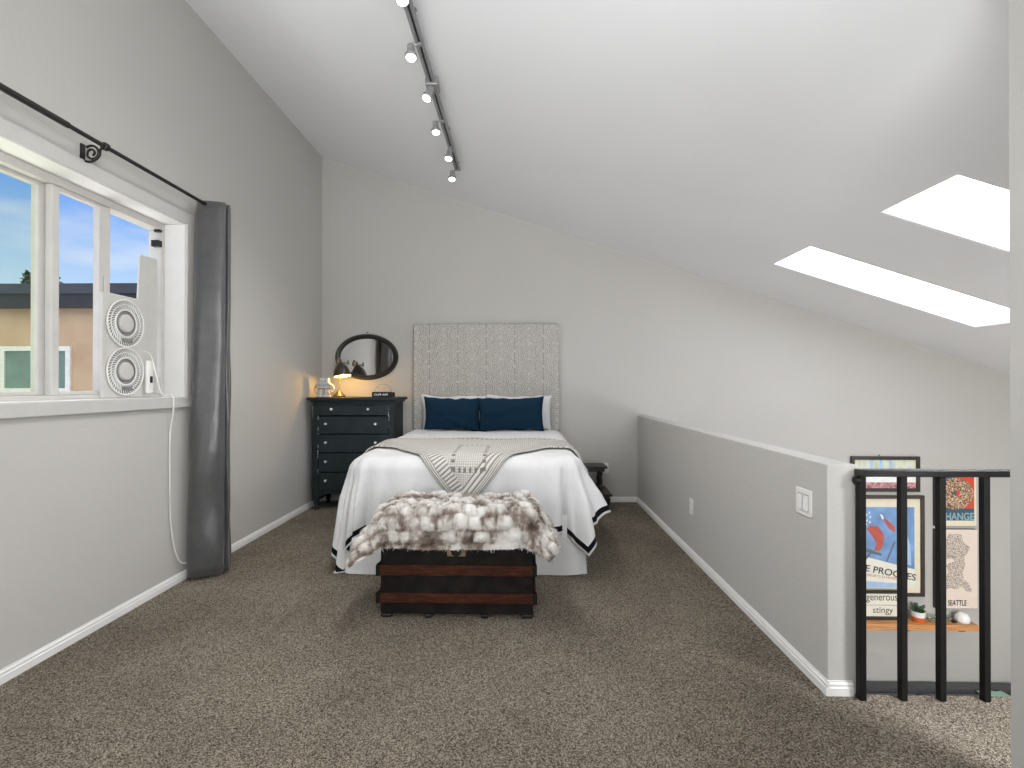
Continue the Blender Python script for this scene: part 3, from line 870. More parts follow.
# chips on the stile edges
rnd = random.Random(11)
for x, zlo, zhi in ((DX0 + .004, .93, 1.04), (DX0 + .056, .58, .94), (DX1 - .056, .80, .94), (DX1 - .058, .96, 1.04), (DX0 + .054, .38, .58)):
    for q in range(7):
        z = rnd.uniform(zlo, zhi); h = rnd.uniform(.006, .022)
        box(bm, x - .003, x + .003, DY0 - .0165 if zhi > 1 else DY0 - .0015, DY0 + .004, z - h, z + h, 1)
cb = obj('carcass', bm, [M['dresser'], M['chip']], dr)
bm = new(); box(bm, DX0 - .045, DX1 + .045, DY0 - .045, DY1 + .02, DT - .030, DT); box(bm, DX0 - .02, DX1 + .02, DY0 - .02, DY1 + .01, DT - .052, DT - .03)
obj('top', bm, M['dresser'], dr, bevel=.008, seg=3)
zs = [(.955, 1.058), (.770, .945), (.582, .760), (.388, .572), (.200, .378)]
for k, (z0, z1) in enumerate(zs):
    if k == 0: bm = B((DX0 + .012, DX1 - .058, DY0 - .014, DY1 - .06, z0, z1))
    else: bm = B((DX0 + .058, DX1 - .058, DY0 + .002, DY1 - .06, z0, z1))
    d = obj('drawer', bm, M['dresser'], dr, bevel=.004)
    yk = DY0 - .014 if k == 0 else DY0 + .002
    for x in ((-1.915, -1.545) if k == 0 else (-1.978, -1.475)):
        bm = new(); lathe(bm, (x, yk, (z0 + z1) / 2 + .012), [(.009, 0), (.007, .010), (.008, .016), (.0115, .020), (.0125, .026), (.008, .031), (0, .033)], 14, (0, -1, 0))
        obj('knob', bm, M['knob'], d)
for x in (DX0 + .03, DX1 - .03):
    for y in (DY0 + .03, DY1 - .03):
        bm = new(); lathe(bm, (x, y, 0), [(.016, 0), (.022, .012), (.017, .03), (.027, .07), (.028, .11), (.024, .13)], 14)
        obj('leg', bm, M['dresser'], dr)
bm = new()                                             # shaped apron
ap = [(DX0 + .055, .195), (DX0 + .055, .12)] + [(DX0 + .055 + (DX1 - DX0 - .11) * k / 20, .14 + .035 * abs(math.sin(k / 20 * 2 * PI)) - (.025 if k in (9, 10, 11) else 0)) for k in range(1, 20)] + [(DX1 - .055, .12), (DX1 - .055, .195)]
prism(bm, ap, 'Y', DY0 + .012, DY0 + .028); obj('apron', bm, M['dresser'], dr)

# ------------------------------------------------------------------ things on the dresser
LX, LY = -1.915, 5.28
lamp = thing('desk_lamp', 'small lamp with gunmetal dome shade and bronze base, switched on', 'lamp', (LX, LY, DT))
bm = new(); lathe(bm, (LX, LY, DT), [(.064, 0), (.066, .008), (.058, .018), (.035, .040), (.014, .065), (.008, .075)], 28); obj('base', bm, M['copper'], lamp, smooth=60)
bm = new(); tube(bm, [(LX, LY, DT + .07), (LX, LY, DT + .395)], .0055, 10); lathe(bm, (LX, LY, DT + .385), [(.009, 0), (.012, .008), (.009, .022), (0, .028)], 12); obj('pole', bm, M['brass'], lamp)
SC = Vector((LX + .040, LY - .03, DT + .272)); ax = Vector((.22, -.10, 1)).normalized(); ax.x = -.0; ax = Vector((-.16, .10, 1)).normalized()
bm = new()
tube(bm, smooth_path([(LX - .02, LY, DT + .352), (LX + .03, LY - .008, DT + .356), (LX + .10, LY - .012, DT + .352)], 4), .006, 8)
tube(bm, [SC + ax * .075, SC + ax * .125], [.016, .012], 12)
lathe(bm, (LX + .10, LY - .012, DT + .335), [(.006, 0), (.011, .006), (.011, .024), (.005, .05)], 10)
lathe(bm, (LX - .012, LY - .005, DT + .34), [(.005, 0), (.013, .01), (.013, .03), (.008, .05)], 10)
obj('arm', bm, M['brass'], lamp)
bm = new(); prof = [(.088, -.055), (.086, -.035), (.078, 0.0), (.062, .035), (.040, .062), (.020, .078), (.016, .088)]
lathe(bm, SC, prof, 32, ax, cap=False); sh = obj('lamp_shade', bm, M['shade'], lamp, smooth=80)
bm = new(); lathe(bm, SC, [(r - .003, h - .0005) for r, h in prof], 32, ax, cap=False); obj('shade_lining', bm, M['shade_in'], sh, smooth=80)
bm = new(); lathe(bm, SC + ax * -.015, [(.006, .05), (.014, .04), (.026, .005), (.024, -.015), (.012, -.028), (0, -.031)], 18, ax); obj('bulb', bm, M['bulb_warm'], lamp, smooth=80)

# wall mirror
MXc, MZc = -1.697, 1.565
mi = thing('wall_mirror', 'oval mirror in a black frame hung sideways above the dresser', 'mirror', (MXc, BK, MZc))
def oval(rx, rz, y, n=56): return [Vector((MXc + rx * math.cos(2 * PI * k / n), y, MZc + rz * math.sin(2 * PI * k / n))) for k in range(n)]
bm = new()
ring_loft(bm, [oval(.344, .250, BK - .002), oval(.345, .251, BK - .022), oval(.332, .239, BK - .038), oval(.305, .214, BK - .036), oval(.290, .200, BK - .022), oval(.288, .198, BK - .010)], cap=False)
obj('frame', bm, M['black_wood'], mi, smooth=50)
bm = new(); vs = [bm.verts.new(p + Vector((0, (p.x - MXc) * MIRROR_YAW, 0))) for p in oval(.291, .201, BK - .016)] if False else [bm.verts.new(p) for p in oval(.291, .201, BK - .014)]
bm.faces.new(vs[::-1]); bmesh.ops.recalc_face_normals(bm, faces=bm.faces)
gl = obj('glass', bm, M['mirror'], mi, smooth=0)
bm = new(); lathe(bm, (MXc, BK, MZc + .268), [(.007, 0), (.006, .012), (0, .014)], 10, (0, -1, 0)); obj('nail', bm, M['dark_metal'], mi)

# alarm clock with an arched wire
ck = thing('alarm_clock', 'low black digital alarm clock on the right of the dresser top', 'clock', (-1.43, 5.17, DT))
obj('case', B((-1.535, -1.330, 5.15, 5.21, DT, DT + .055)), M['dark_plastic'], ck, bevel=.006, seg=3)
obj('stand', B((-1.32, -1.312, 5.16, 5.20, DT, DT + .05)), M['slat'], ck)
lettering('12:29 AM', -1.510, -1.375, 5.1495, DT + .018, .020, 0, 0, M['digits'], ck, 'display_digits', bold=.0)
bm = new(); pts = [(-1.43 + .085 * math.cos(a), 5.20, DT + .05 + .085 * math.sin(a)) for a in [PI * k / 24 for k in range(25)]]
tube(bm, pts, .0016, 6); obj('wire_loop', bm, M['copper'], ck)

# white standing figurine
GX, GY = -2.035, 5.19
fg = thing('figurine', 'small white block figurine with outstretched arms beside the lamp', 'figurine', (GX, GY, DT))
obj('base', B((GX - .065, GX + .062, GY - .03, GY + .03, DT, DT + .022)), M['figurine'], fg, bevel=.005)
for sx in (-1, 1):
    bm = new(); box(bm, GX + sx * .030 - .018, GX + sx * .030 + .018, GY - .020, GY + .020, DT + .022, DT + .082)
    obj('leg', bm, M['figurine'], fg, bevel=.005)
bm = new(); box(bm, GX - .056, GX + .056, GY - .024, GY + .024, DT + .090, DT + .135); box(bm, GX - .045, GX + .045, GY - .020, GY + .020, DT + .080, DT + .092)
prism(bm, [(GX - .088, DT + .122), (GX - .050, DT + .116), (GX + .050, DT + .116), (GX + .090, DT + .122), (GX + .05, DT + .152), (GX - .05, DT + .152)], 'Y', GY - .024, GY + .024)
bd = obj('torso', bm, M['figurine'], fg, bevel=.004)
obj('belt', B((GX - .058, GX + .058, GY - .026, GY + .026, DT + .083, DT + .092)), M['grey_ink'], bd)
for sx in (-1, 1):
    bm = new(); tube(bm, smooth_path([(GX + sx * .078, GY, DT + .12), (GX + sx * .098, GY, DT + .098), (GX + sx * .092, GY - .005, DT + .068), (GX + sx * .072, GY - .012, DT + .050)], 5), [.009] * 16, 8)
    lathe(bm, (GX + sx * .076, GY - .010, DT + .040), [(.004, 0), (.015, .008), (.016, .02), (.006, .03)], 10)
    obj('arm', bm, M['figurine'], fg)
bm = new(); box(bm, GX - .048, GX + .048, GY - .026, GY + .026, DT + .150, DT + .185)
for x in (-.034, 0, .034): box(bm, GX + x - .014, GX + x + .014, GY - .022, GY + .022, DT + .183, DT + .200)
hd = obj('head', bm, M['figurine'], fg, bevel=.004)
for x in (-.020, .020):
    bm = new(); lathe(bm, (GX + x, GY - .026, DT + .168), [(.007, 0), (.006, .002), (0, .003)], 10, (0, -1, 0)); obj('eye', bm, M['grey_ink'], hd)

# ------------------------------------------------------------------ dark bed step on the right of the bed
SX0, SX1 = .55, .868
st = thing('bed_step', 'black wooden two-tread bed step with turned posts by the right of the bed', 'step stool', (.67, 5.27, 0))
def tread(z, y0, y1, x1):
    bm = new(); box(bm, SX0, x1, y0, y1, z - .022, z); box(bm, SX0 + .02, x1 - .025, y0 + .02, y1 - .01, z - .055, z - .022)
    return obj('tread', bm, M['black_wood'], st, bevel=.006, seg=3)
tread(.425, 5.235, 5.49, SX1); tread(.185, 5.03, 5.49, SX1 + .012)
prof = [(.018, 0), (.024, .01), (.024, .03), (.014, .045), (.020, .075), (.022, .095), (.014, .12), (.013, .14), (.022, .155), (.022, .185)]
for x in (SX0 + .05, SX1 - .065):
    for y in (5.275, 5.45):
        bm = new(); lathe(bm, (x, y, .185), prof, 16); obj('post', bm, M['black_wood'], st)
for x in (SX0 + .05, SX1 - .035):
    for y in (5.075, 5.44):
        bm = new(); lathe(bm, (x, y, 0), [(.020, 0), (.026, .012), (.016, .03), (.020, .05), (.034, .10), (.036, .14)], 16); obj('leg', bm, M['black_wood'], st)
bm = new(); box(bm, SX0 + .03, SX1 - .015, 5.05, 5.07, .075, .135); obj('apron', bm, M['black_wood'], st, bevel=.004)

# ------------------------------------------------------------------ outlets and switch
def outlet(label, kind, c):
    t_o = thing('wall_outlet', label, 'outlet', c, 'wall outlets')
    x, y, z = c
    if kind == 'back':
        obj('plate', B((x - .035, x + .035, y - .006, y, z - .057, z + .057)), M['plastic'], t_o, bevel=.003)
        for dz in (-.024, .024):
            r_ = obj('receptacle', B((x - .017, x + .017, y - .008, y - .004, z + dz - .014, z + dz + .014)), M['plastic'], t_o, bevel=.004)
            obj('slot', B((x - .008, x - .006, y - .0085, y - .006, z + dz - .005, z + dz + .006), (x + .006, x + .008, y - .0085, y - .006, z + dz - .005, z + dz + .006)), M['dark_plastic'], r_, smooth=0)
    else:
        obj('plate', B((x - .006, x, y - .035, y + .035, z - .057, z + .057)), M['plastic'], t_o, bevel=.003)
        for dz in (-.024, .024):
            r_ = obj('receptacle', B((x - .008, x - .004, y - .017, y + .017, z + dz - .014, z + dz + .014)), M['plastic'], t_o, bevel=.004)
            obj('slot', B((x - .0085, x - .006, y - .008, y - .006, z + dz - .005, z + dz + .006), (x - .0085, x - .006, y + .006, y + .008, z + dz - .005, z + dz + .006)), M['dark_plastic'], r_, smooth=0)
outlet('white outlet on the back wall behind the black bed step', 'back', (.890, BK, .365))
outlet('white outlet low on the half wall', 'half', (HW, 3.763, .368))
sw = thing('light_switch', 'white double rocker switch plate near the end of the half wall', 'switch', (HW, 2.265, .742))
obj('plate', B((HW - .007, HW, 2.203, 2.327, .684, .800)), M['plastic'], sw, bevel=.003)
for yc in (2.242, 2.288):
    bm = new(); prism(bm, [(HW - .007, .709), (HW - .015, .709), (HW - .008, .775), (HW - .007, .775)], 'Y', yc - .016, yc + .016)
    rk = obj('rocker', bm, M['plastic'], sw, bevel=.001, smooth=0)
    obj('rocker_gap', B((HW - .0078, HW - .006, yc - .0185, yc + .0185, .706, .778)), M['grey_ink'], rk, smooth=0)

# ------------------------------------------------------------------ track light
TXc = -.578; TZc = cz(TXc) - .060
SPOTS = []
tl = thing('track_light', 'nickel ceiling track with six lit spotlights', 'ceiling light', (TXc, 3.2, TZc))
bm = new()
for dx in (-.016, .016): box(bm, TXc + dx - .009, TXc + dx + .009, 1.85, 4.53, TZc - .008, TZc + .008)
box(bm, TXc - .010, TXc + .010, 1.85, 4.53, TZc + .001, TZc + .006)
rl = obj('rail', bm, M['steel'], tl, bevel=.002)
bm = new(); box(bm, TXc - .003, TXc + .003, 1.86, 4.50, TZc - .006, TZc + .001); obj('track_slot', bm, M['dark_plastic'], rl)
for y in (4.50, 3.90, 3.27, 2.66, 2.0):
    bm = new(); tube(bm, [(TXc, y, TZc), (TXc + .0, y, cz(TXc) + .004)], .006, 10); lathe(bm, (TXc, y, cz(TXc) - .004), [(.022, .006), (.022, -.004), (.008, -.010)], 16); obj('standoff', bm, M['steel'], tl)
bm = new(); box(bm, TXc - .040, TXc + .040, 3.20, 3.31, TZc - .020, TZc + .025); obj('power_feed', bm, M['steel'], tl, bevel=.006)
for (x, y, dz, tx, ty) in ((-.565, 2.375, -.112, .10, -.25), (-.618, 2.80, -.105, .05, -.22), (-.603, 3.19, -.110, -.30, -.30), (-.621, 3.63, -.105, .08, -.15), (-.590, 4.04, -.112, -.10, -.25), (-.621, 4.46, -.105, .0, -.3)):
    ax = Vector((-tx, -ty, 1)).normalized(); c = Vector((x, y, TZc + dz))
    bm = new()
    lathe(bm, c, [(.031, -.006), (.034, 0), (.034, .012), (.028, .016), (.024, .030), (.021, .034), (.021, .072), (.017, .078), (0, .079)], 20, ax)
    tube(bm, smooth_path([c + ax * .055, c + ax * .085 + Vector((.008, .02, .004)), Vector((TXc, y + .04, TZc - .006))], 4), .006, 8)
    lathe(bm, (TXc, y + .04, TZc - .018), [(.012, 0), (.014, .012), (.010, .020)], 12)
    h = obj('spotlight', bm, M['steel'], tl)
    SPOTS.append((c - ax * .03, -ax))
    bm = new(); lathe(bm, c, [(.027, -.0065), (.024, -.011), (.012, -.014), (0, -.015)], 20, ax); obj('lens', bm, M['bulb_white'], h)

# ------------------------------------------------------------------ railing
RY = 2.070
ra = thing('railing', 'black metal railing with square balusters at the end of the half wall', 'railing', (1.95, RY, 0))
bm = new(); box(bm, 1.338, 2.75, RY - .022, RY + .022, .890, .917); obj('handrail', bm, M['rail_gloss'], ra, bevel=.003)
bm = new(); box(bm, 1.338, 1.363, RY - .015, RY + .015, 0, .891); lathe(bm, (1.335, RY, .872), [(.016, -.01), (.016, .012), (0, .013)], 12, (1, 0, 0)); obj('end_post', bm, M['rail_metal'], ra, bevel=.002)
for x in (1.513, 1.664, 1.836, 2.005, 2.175, 2.345, 2.515, 2.685):
    obj('baluster', B((x - .0125, x + .0125, RY - .013, RY + .013, 0, .891)), M['rail_metal'], ra, bevel=.002)

# ------------------------------------------------------------------ pictures below, on the stairwell wall
def frame_bm(x0, x1, z0, z1, w, d, y=BK):
    bm = new()
    box(bm, x0, x1, y - d, y - .001, z1 - w, z1); box(bm, x0, x1, y - d, y - .001, z0, z0 + w)
    box(bm, x0, x0 + w, y - d, y - .001, z0 + w, z1 - w); box(bm, x1 - w, x1, y - d, y - .001, z0 + w, z1 - w)
    return bm
def rect(bm, x0, x1, y, z0, z1, mi=0):
    f = bm.faces.new([bm.verts.new(p) for p in ((x0, y, z0), (x1, y, z0), (x1, y, z1), (x0, y, z1))]); f.material_index = mi
def poly(bm, pts, y, mi=0):
    f = bm.faces.new([bm.verts.new((a, y, b)) for a, b in pts]); f.material_index = mi

# 1: wide landscape print
p1 = thing('framed_picture', 'wide dark-framed picture highest on the stairwell wall behind the railing top', 'picture', (3.856, BK, .125), 'pictures on the stairwell wall')
obj('frame', frame_bm(3.495, 4.217, .125, .500, .036, .028), M['frame_dark'], p1, bevel=.003)
bm = new(); y = BK - .010
rect(bm, 3.531, 4.181, y, .161, .464, 0)
rect(bm, 3.531, 4.181, y - .0005, .225, .300, 1); rect(bm, 3.531, 4.181, y - .0005, .161, .222, 2)
for k in range(3): rect(bm, 3.70 + k * .10, 3.735 + k * .10, y - .0005, .345, .462, 3)
for k in range(14): 
    xx = 3.60 + k * .04; hh = .02 + .012 * math.sin(k * 2.1)
    rect(bm, xx, xx + .022, y - .0008, .30, .30 + hh, 4)
rect(bm, 3.531, 4.181, y - .0003, .30, .345, 3)
obj('print', bm, [M['sage'], M['white_ink'], M['pink'], M['pale_ink'], M['ink']], p1, smooth=0)
bm = new(); lathe(bm, (3.80, BK, .512), [(.006, 0), (.005, .012), (0, .014)], 8, (0, -1, 0)); obj('nail', bm, M['dark_metal'], p1)

# 2: tall blue ski poster
p2 = thing('framed_picture', 'tall brown-framed blue poster with a red figure, lettered LE PROGRES', 'picture', (3.92, BK, -.985), 'pictures on the stairwell wall')
obj('frame', frame_bm(3.455, 4.262, -.985, .087, .036, .028), M['frame_brown'], p2, bevel=.003)
bm = new(); rect(bm, 3.491, 4.226, BK - .008, -.949, .051); obj('mount', bm, M['cream'], p2, smooth=0)
bm = new(); y = BK - .010; X0, X1 = 3.555, 4.165
poly(bm, [(X0, -.54), (X0, -.04), (X1, -.04), (X1, -.70), (X0, -.545)], y, 0)                       # sky field
poly(bm, [(X0, -.545), (X1, -.70), (X1, -.90), (X0, -.90)], y, 3)                                    # paper foot
poly(bm, [(X0, -.82), (4.0, -.85), (4.0, -.895), (X0, -.895)], y - .0004, 1)
yy = y - .0006                                                                                          # pale mountain flank on the right
poly(bm, [(3.99, -.08), (4.05, -.20), (4.12, -.45), (4.13, -.66), (4.02, -.63), (3.99, -.30)], yy, 1)
# generic red jumping figure
poly(bm, [(3.66, -.27), (3.70, -.235), (3.79, -.25), (3.84, -.33), (3.85, -.385), (3.80, -.395), (3.73, -.36)], yy - .0004, 2)
poly(bm, [(3.73, -.36), (3.85, -.34), (3.83, -.45), (3.80, -.505), (3.74, -.50), (3.77, -.43)], yy - .0005, 2)
poly(bm, [(3.82, -.14), (3.86, -.16), (3.96, -.25), (3.965, -.31), (3.90, -.27)], yy - .0004, 2)
poly(bm, [(3.80, -.115), (3.83, -.125), (3.845, -.16), (3.83, -.175)], yy - .0006, 4)
poly(bm, [(3.625, -.475), (3.70, -.49), (3.82, -.535), (3.82, -.56), (3.70, -.53), (3.625, -.51)], yy - .0007, 5)
poly(bm, [(3.95, -.40), (3.965, -.41), (3.88, -.62), (3.86, -.625)], yy - .0007, 5)
poly(bm, [(3.62, -.60), (3.72, -.50), (3.73, -.51), (3.66, -.60)], yy - .0005, 5)
for (a, b) in ((3.69, -.10), (3.70, -.145), (3.66, -.125), (3.665, -.185), (3.695, -.20), (3.655, -.225)):
    poly(bm, [(a - .010, b - .012), (a + .012, b - .008), (a + .004, b + .018)], yy - .0004, 4)
obj('print', bm, [M['sky_ink'], M['pale_ink'], M['red_ink'], M['paper'], M['white_ink'], M['slate_ink']], p2, smooth=0)
lettering('LE PROGRES', 3.592, 4.182, BK - .0120, -.710, .070, 0, -.19, M['ink'], p2, bold=.012)
lettering('SPORTS D HIVER', 3.66, 3.98, BK - .0120, -.775, .026, 0, -.12, M['red_ink'], p2)

# 3: generous / stingy
p3 = thing('framed_picture', 'small dark frame with the words generous and stingy, leaning on the shelf', 'picture', (3.79, 5.465, -1.213), 'pictures on the stairwell wall')
YG = 5.475
obj('frame', frame_bm(3.575, 4.000, -1.213, -.900, .036, .022, YG), M['frame_dark'], p3, bevel=.003)
bm = new(); rect(bm, 3.611, 3.964, YG - .008, -1.177, -.936); obj('paper', bm, M['paper'], p3, smooth=0)
bm = new(); rect(bm, 3.615, 3.960, YG - .0092, -1.062, -1.058); obj('rule', bm, M['grey_ink'], p3, smooth=0)
lettering('generous', 3.622, 3.945, YG - .0095, -1.035, .075, 0, 0, M['ink'], p3)
lettering('stingy', 3.69, 3.90, YG - .0095, -1.165, .085, 0, 0, M['ink'], p3)

# 4: ring doughnut poster
p4 = thing('framed_picture', 'red poster of a sprinkled doughnut lettered CHANGE', 'picture', (4.577, BK, -.233), 'pictures on the stairwell wall')
obj('frame', B((4.363, 4.790, BK - .035, BK - .001, -.233, .315)), M['frame_dark'], p4, smooth=0)
bm = new(); y = BK - .0365
rect(bm, 4.368, 4.789, y, -.230, .313, 0)
rect(bm, 4.392, 4.766, y - .0004, -.045, .290, 1); rect(bm, 4.392, 4.580, y - .0006, -.045, .290, 2)
rect(bm, 4.392, 4.766, y - .0006, -.172, -.045, 2)
obj('print', bm, [M['cream'], M['poster_red'], M['poster_blue']], p4, smooth=0)
bm = new()
pts_o = [(4.572 + .186 * math.cos(2 * PI * k / 40), .112 + .166 * math.sin(2 * PI * k / 40)) for k in range(40)]
pts_i = [(4.585 + .032 * math.cos(2 * PI * k / 40), .118 + .034 * math.sin(2 * PI * k / 40)) for k in range(40)]
vo = [bm.verts.new((a, y - .001, b)) for a, b in pts_o]; vi = [bm.verts.new((a, y - .001, b)) for a, b in pts_i]
for k in range(40): bm.faces.new((vo[k], vo[(k + 1) % 40], vi[(k + 1) % 40], vi[k]))
obj('doughnut_print', bm, M['donut'], p4, smooth=0)
lettering('CHANGE', 4.405, 4.762, y - .0012, -.168, .080, 0, 0, M['poster_sky'], p4, bold=.03)

# 5: lettered map
p5 = thing('framed_picture', 'blush poster of a lettered city map titled SEATTLE', 'picture', (4.58, BK, -1.10), 'pictures on the stairwell wall')
obj('frame', B((4.361, 4.798, BK - .035, BK - .001, -1.100, -.265)), M['frame_dark'], p5, smooth=0)
bm = new(); rect(bm, 4.368, 4.797, BK - .0365, -1.098, -.267); obj('paper', bm, M['blush'], p5, smooth=0)
from mathutils.geometry import tessellate_polygon
city = [(4.50, -.31), (4.63, -.315), (4.655, -.40), (4.72, -.455), (4.69, -.52), (4.66, -.55), (4.67, -.64), (4.64, -.72), (4.66, -.79), (4.70, -.83), (4.74, -.91), (4.70, -.93), (4.63, -.87), (4.57, -.90), (4.51, -.88), (4.45, -.92), (4.44, -.80), (4.50, -.72), (4.47, -.64), (4.56, -.60), (4.53, -.55), (4.46, -.55), (4.45, -.42)]
bm = new(); vs = [bm.verts.new((a, BK - .0385, b)) for a, b in city]
for tri in tessellate_polygon([[Vector((a, b, 0)) for a, b in city]]): bm.faces.new([vs[q] for q in tri])
obj('city_map', bm, M['map'], p5, smooth=0)
lettering('SEATTLE', 4.490, 4.682, BK - .0384, -1.070, .060, 0, 0, M['ink'], p5, bold=.01)
lettering('DOWNTOWN', 4.475, 4.56, BK - .0395, -.575, .030, 0, 0, M['ink'], p5)

# shelf and what stands on it
SZ, SY = -1.213, 5.355
sf = thing('wall_shelf', 'honey-coloured wooden shelf on the stairwell wall below the pictures', 'shelf', (4.19, BK, SZ - .06))
obj('board', B((3.50, 4.69, SY, BK - .001, SZ - .060, SZ)), M['shelf'], sf, bevel=.003)
for x in (3.97, 4.30, 4.53): obj('bracket', B((x - .03, x + .03, SY + .01, BK - .001, SZ - .070, SZ - .060)), M['dark_metal'], sf)
px_, py_ = 4.138, 5.44
pl = thing('potted_plant', 'small succulent in a white and orange pot on the shelf', 'plant', (px_, py_, SZ))
bm = new(); lathe(bm, (px_, py_, SZ), [(.050, 0), (.056, .006), (.062, .055)], 24); obj('pot_bottom', bm, M['orange_glaze'], pl)
bm = new(); lathe(bm, (px_, py_, SZ + .055), [(.062, 0), (.066, .055), (.060, .055), (.056, .035)], 24); obj('pot_rim', bm, M['white_glaze'], pl)
bm = new(); lathe(bm, (px_, py_, SZ + .092), [(.056, 0), (.05, .006), (0, .008)], 18); obj('soil', bm, M['soil'], pl)
bm = new(); rnd = random.Random(5)
for k in range(22):
    a = rnd.uniform(0, 2 * PI); el = rnd.uniform(.15, 1.25); l = rnd.uniform(.06, .11)
    d = Vector((math.cos(a) * math.cos(el), math.sin(a) * math.cos(el), math.sin(el)))
    r0 = Vector((px_, py_, SZ + .098)); 
    tube(bm, [r0, r0 + d * l * .35, r0 + d * l * .75 + Vector((0, 0, .004)), r0 + d * l], [.004, .011, .010, .001], 6)
obj('leaves', bm, M['succ'], pl, smooth=60)
for i, (x, yv, lab) in enumerate(((4.262, 5.42, 'clear glass bowl on the shelf next to the potted succulent'), (4.408, 5.42, 'clear glass bowl on the shelf below the city map poster'))):
    bm = new(); lathe(bm, (x, yv, SZ), [(.025, 0), (.046, .018), (.053, .045), (.048, .075), (.044, .074), (.048, .045), (.042, .020), (0, .006)], 24)
    o = obj('glass_bowl', bm, M['clear'], None, smooth=60); tag(o, lab, 'bowl', 'glass bowls on the shelf')
o = obj('box', B((4.468, 4.508, 5.40, 5.44, SZ, SZ + .022)), M['dark_plastic'], None, bevel=.003); tag(o, 'small flat black box on the shelf beside the white dome', 'box')
bm = new(); lathe(bm, (4.585, 5.43, SZ), [(.050, 0), (.062, .008), (.066, .035), (.060, .065), (.042, .088), (.018, .098), (0, .1)], 28)
o = obj('ornament', bm, M['white_glaze'], None, smooth=60); tag(o, 'white glazed dome at the right end of the shelf', 'ornament')

# sofa below the shelf
so = thing('sofa', 'charcoal sofa on the lower floor against the wall under the shelf', 'sofa', (4.4, 5.02, LOW))
obj('base', B((3.05, 5.75, 4.55, 5.50, LOW + .10, LOW + .34)), M['sofa'], so, bevel=.03, seg=3)
obj('back_frame', B((3.05, 5.75, 5.32, 5.50, LOW + .34, -1.865)), M['sofa'], so, bevel=.035, seg=3)
for x0, x1 in ((3.05, 3.25), (5.55, 5.75)): obj('arm', B((x0, x1, 4.55, 5.32, LOW + .34, LOW + .60)), M['sofa'], so, bevel=.04, seg=3)
for k in range(3):
    x0 = 3.26 + k * .765
    obj('seat_cushion', B((x0, x0 + .755, 4.52, 5.18, LOW + .34, LOW + .47)), M['sofa'], so, bevel=.04, seg=3)
    obj('back_cushion', B((x0, x0 + .755, 5.12, 5.32, LOW + .47, -1.872)), M['sofa'], so, bevel=.06, seg=4)
for x in (3.12, 5.68):
    for y in (4.62, 5.43): obj('leg', B((x - .03, x + .03, y - .03, y + .03, LOW, LOW + .10)), M['black_wood'], so)
bm = new()
def bl(u, v):
    x = 4.62 + .25 * u + .02 * v; q = v * .75
    y, z = (5.31 - q, -1.862) if q < .19 else (5.108 - (q - .19) * .05, -1.862 - (q - .19))
    return Vector((x, y, z + .004 * math.sin(u * 14)))
grid(bm, bl, 16, 24); o = obj('blanket', bm, M['green_cloth'], None, smooth=80, solid=.008); tag(o, 'pale green blanket folded over the back of the charcoal sofa', 'blanket')

# ------------------------------------------------------------------ outside
struct('ground', B((-60, L - .4, -40, 60, LOW - .15, LOW - .05)), M['ground'])
NY = 14.0
nb_ = thing('apartment_building', 'tan stucco building with a dark flat roof edge outside the window', 'building', (-13, NY + 3, LOW - .05))
obj('wall', B((-22, -8.6, NY, NY + 6, LOW - .05, 3.55)), M['stucco'], nb_, smooth=0)
bm = new(); box(bm, -22.2, -8.4, NY - .18, NY + 6.2, 3.42, 3.80); rf = obj('roof_fascia', bm, M['fascia'], nb_, smooth=0)
obj('coping', B((-22.2, -8.4, NY - .22, NY + 6.2, 3.80, 4.08)), M['roofing'], rf, smooth=0)
for (x0, x1) in ((-14.62, -12.62), (-19.5, -17.5)):
    z0, z1 = 1.06, 2.36
    bm = new()
    for b_ in ((x0, x1, z1 - .13, z1), (x0, x1, z0, z0 + .13), (x0, x0 + .13, z0 + .13, z1 - .13), (x1 - .13, x1, z0 + .13, z1 - .13), (x1 - .74, x1 - .60, z0 + .13, z1 - .13)):
        box(bm, b_[0], b_[1], NY - .06, NY + .02, b_[2], b_[3])
    wf = obj('window', bm, M['ext_white'], nb_, smooth=0)
    bm = new(); box(bm, x0 + .1, x1 - .1, NY - .02, NY + .01, z0 + .1, z1 - .1); obj('pane', bm, M['ext_pane'], wf, smooth=0)
rnd = random.Random(9)
for (tx, tz, lab) in ((-23.83, 6.75, 'small tree top showing above the roof on the left side'), (-22.46, 6.72, 'small tree top above the roof beside the window mullion')):
    ty = 24.0
    t_r = thing('tree', lab, 'tree', (tx, ty, LOW - .05), 'trees behind the roof')
    bm = new(); tube(bm, [(tx, ty, LOW - .05), (tx + .1, ty, 2), (tx, ty, tz - .3)], [.25, .18, .05], 8); obj('trunk', bm, M['bark'], t_r)
    bm = new()
    for k in range(420):
        h = rnd.random(); rr = .5 * (1 - h) ** .6
        a = rnd.uniform(0, 2 * PI); q = Vector((tx + rr * math.cos(a) * rnd.random(), ty + rr * math.sin(a) * rnd.random(), tz - 1.5 + 1.5 * h))
        d1 = Vector((rnd.uniform(-1, 1), rnd.uniform(-1, 1), rnd.uniform(-.3, 1))).normalized() * .14; d2 = Vector((rnd.uniform(-1, 1), rnd.uniform(-1, 1), rnd.uniform(-1, 1))).normalized() * .06
        bm.faces.new([bm.verts.new(p) for p in (q, q + d1 * .5 + d2, q + d1, q + d1 * .5 - d2)])
    obj('foliage', bm, M['leaf'], t_r, smooth=0)

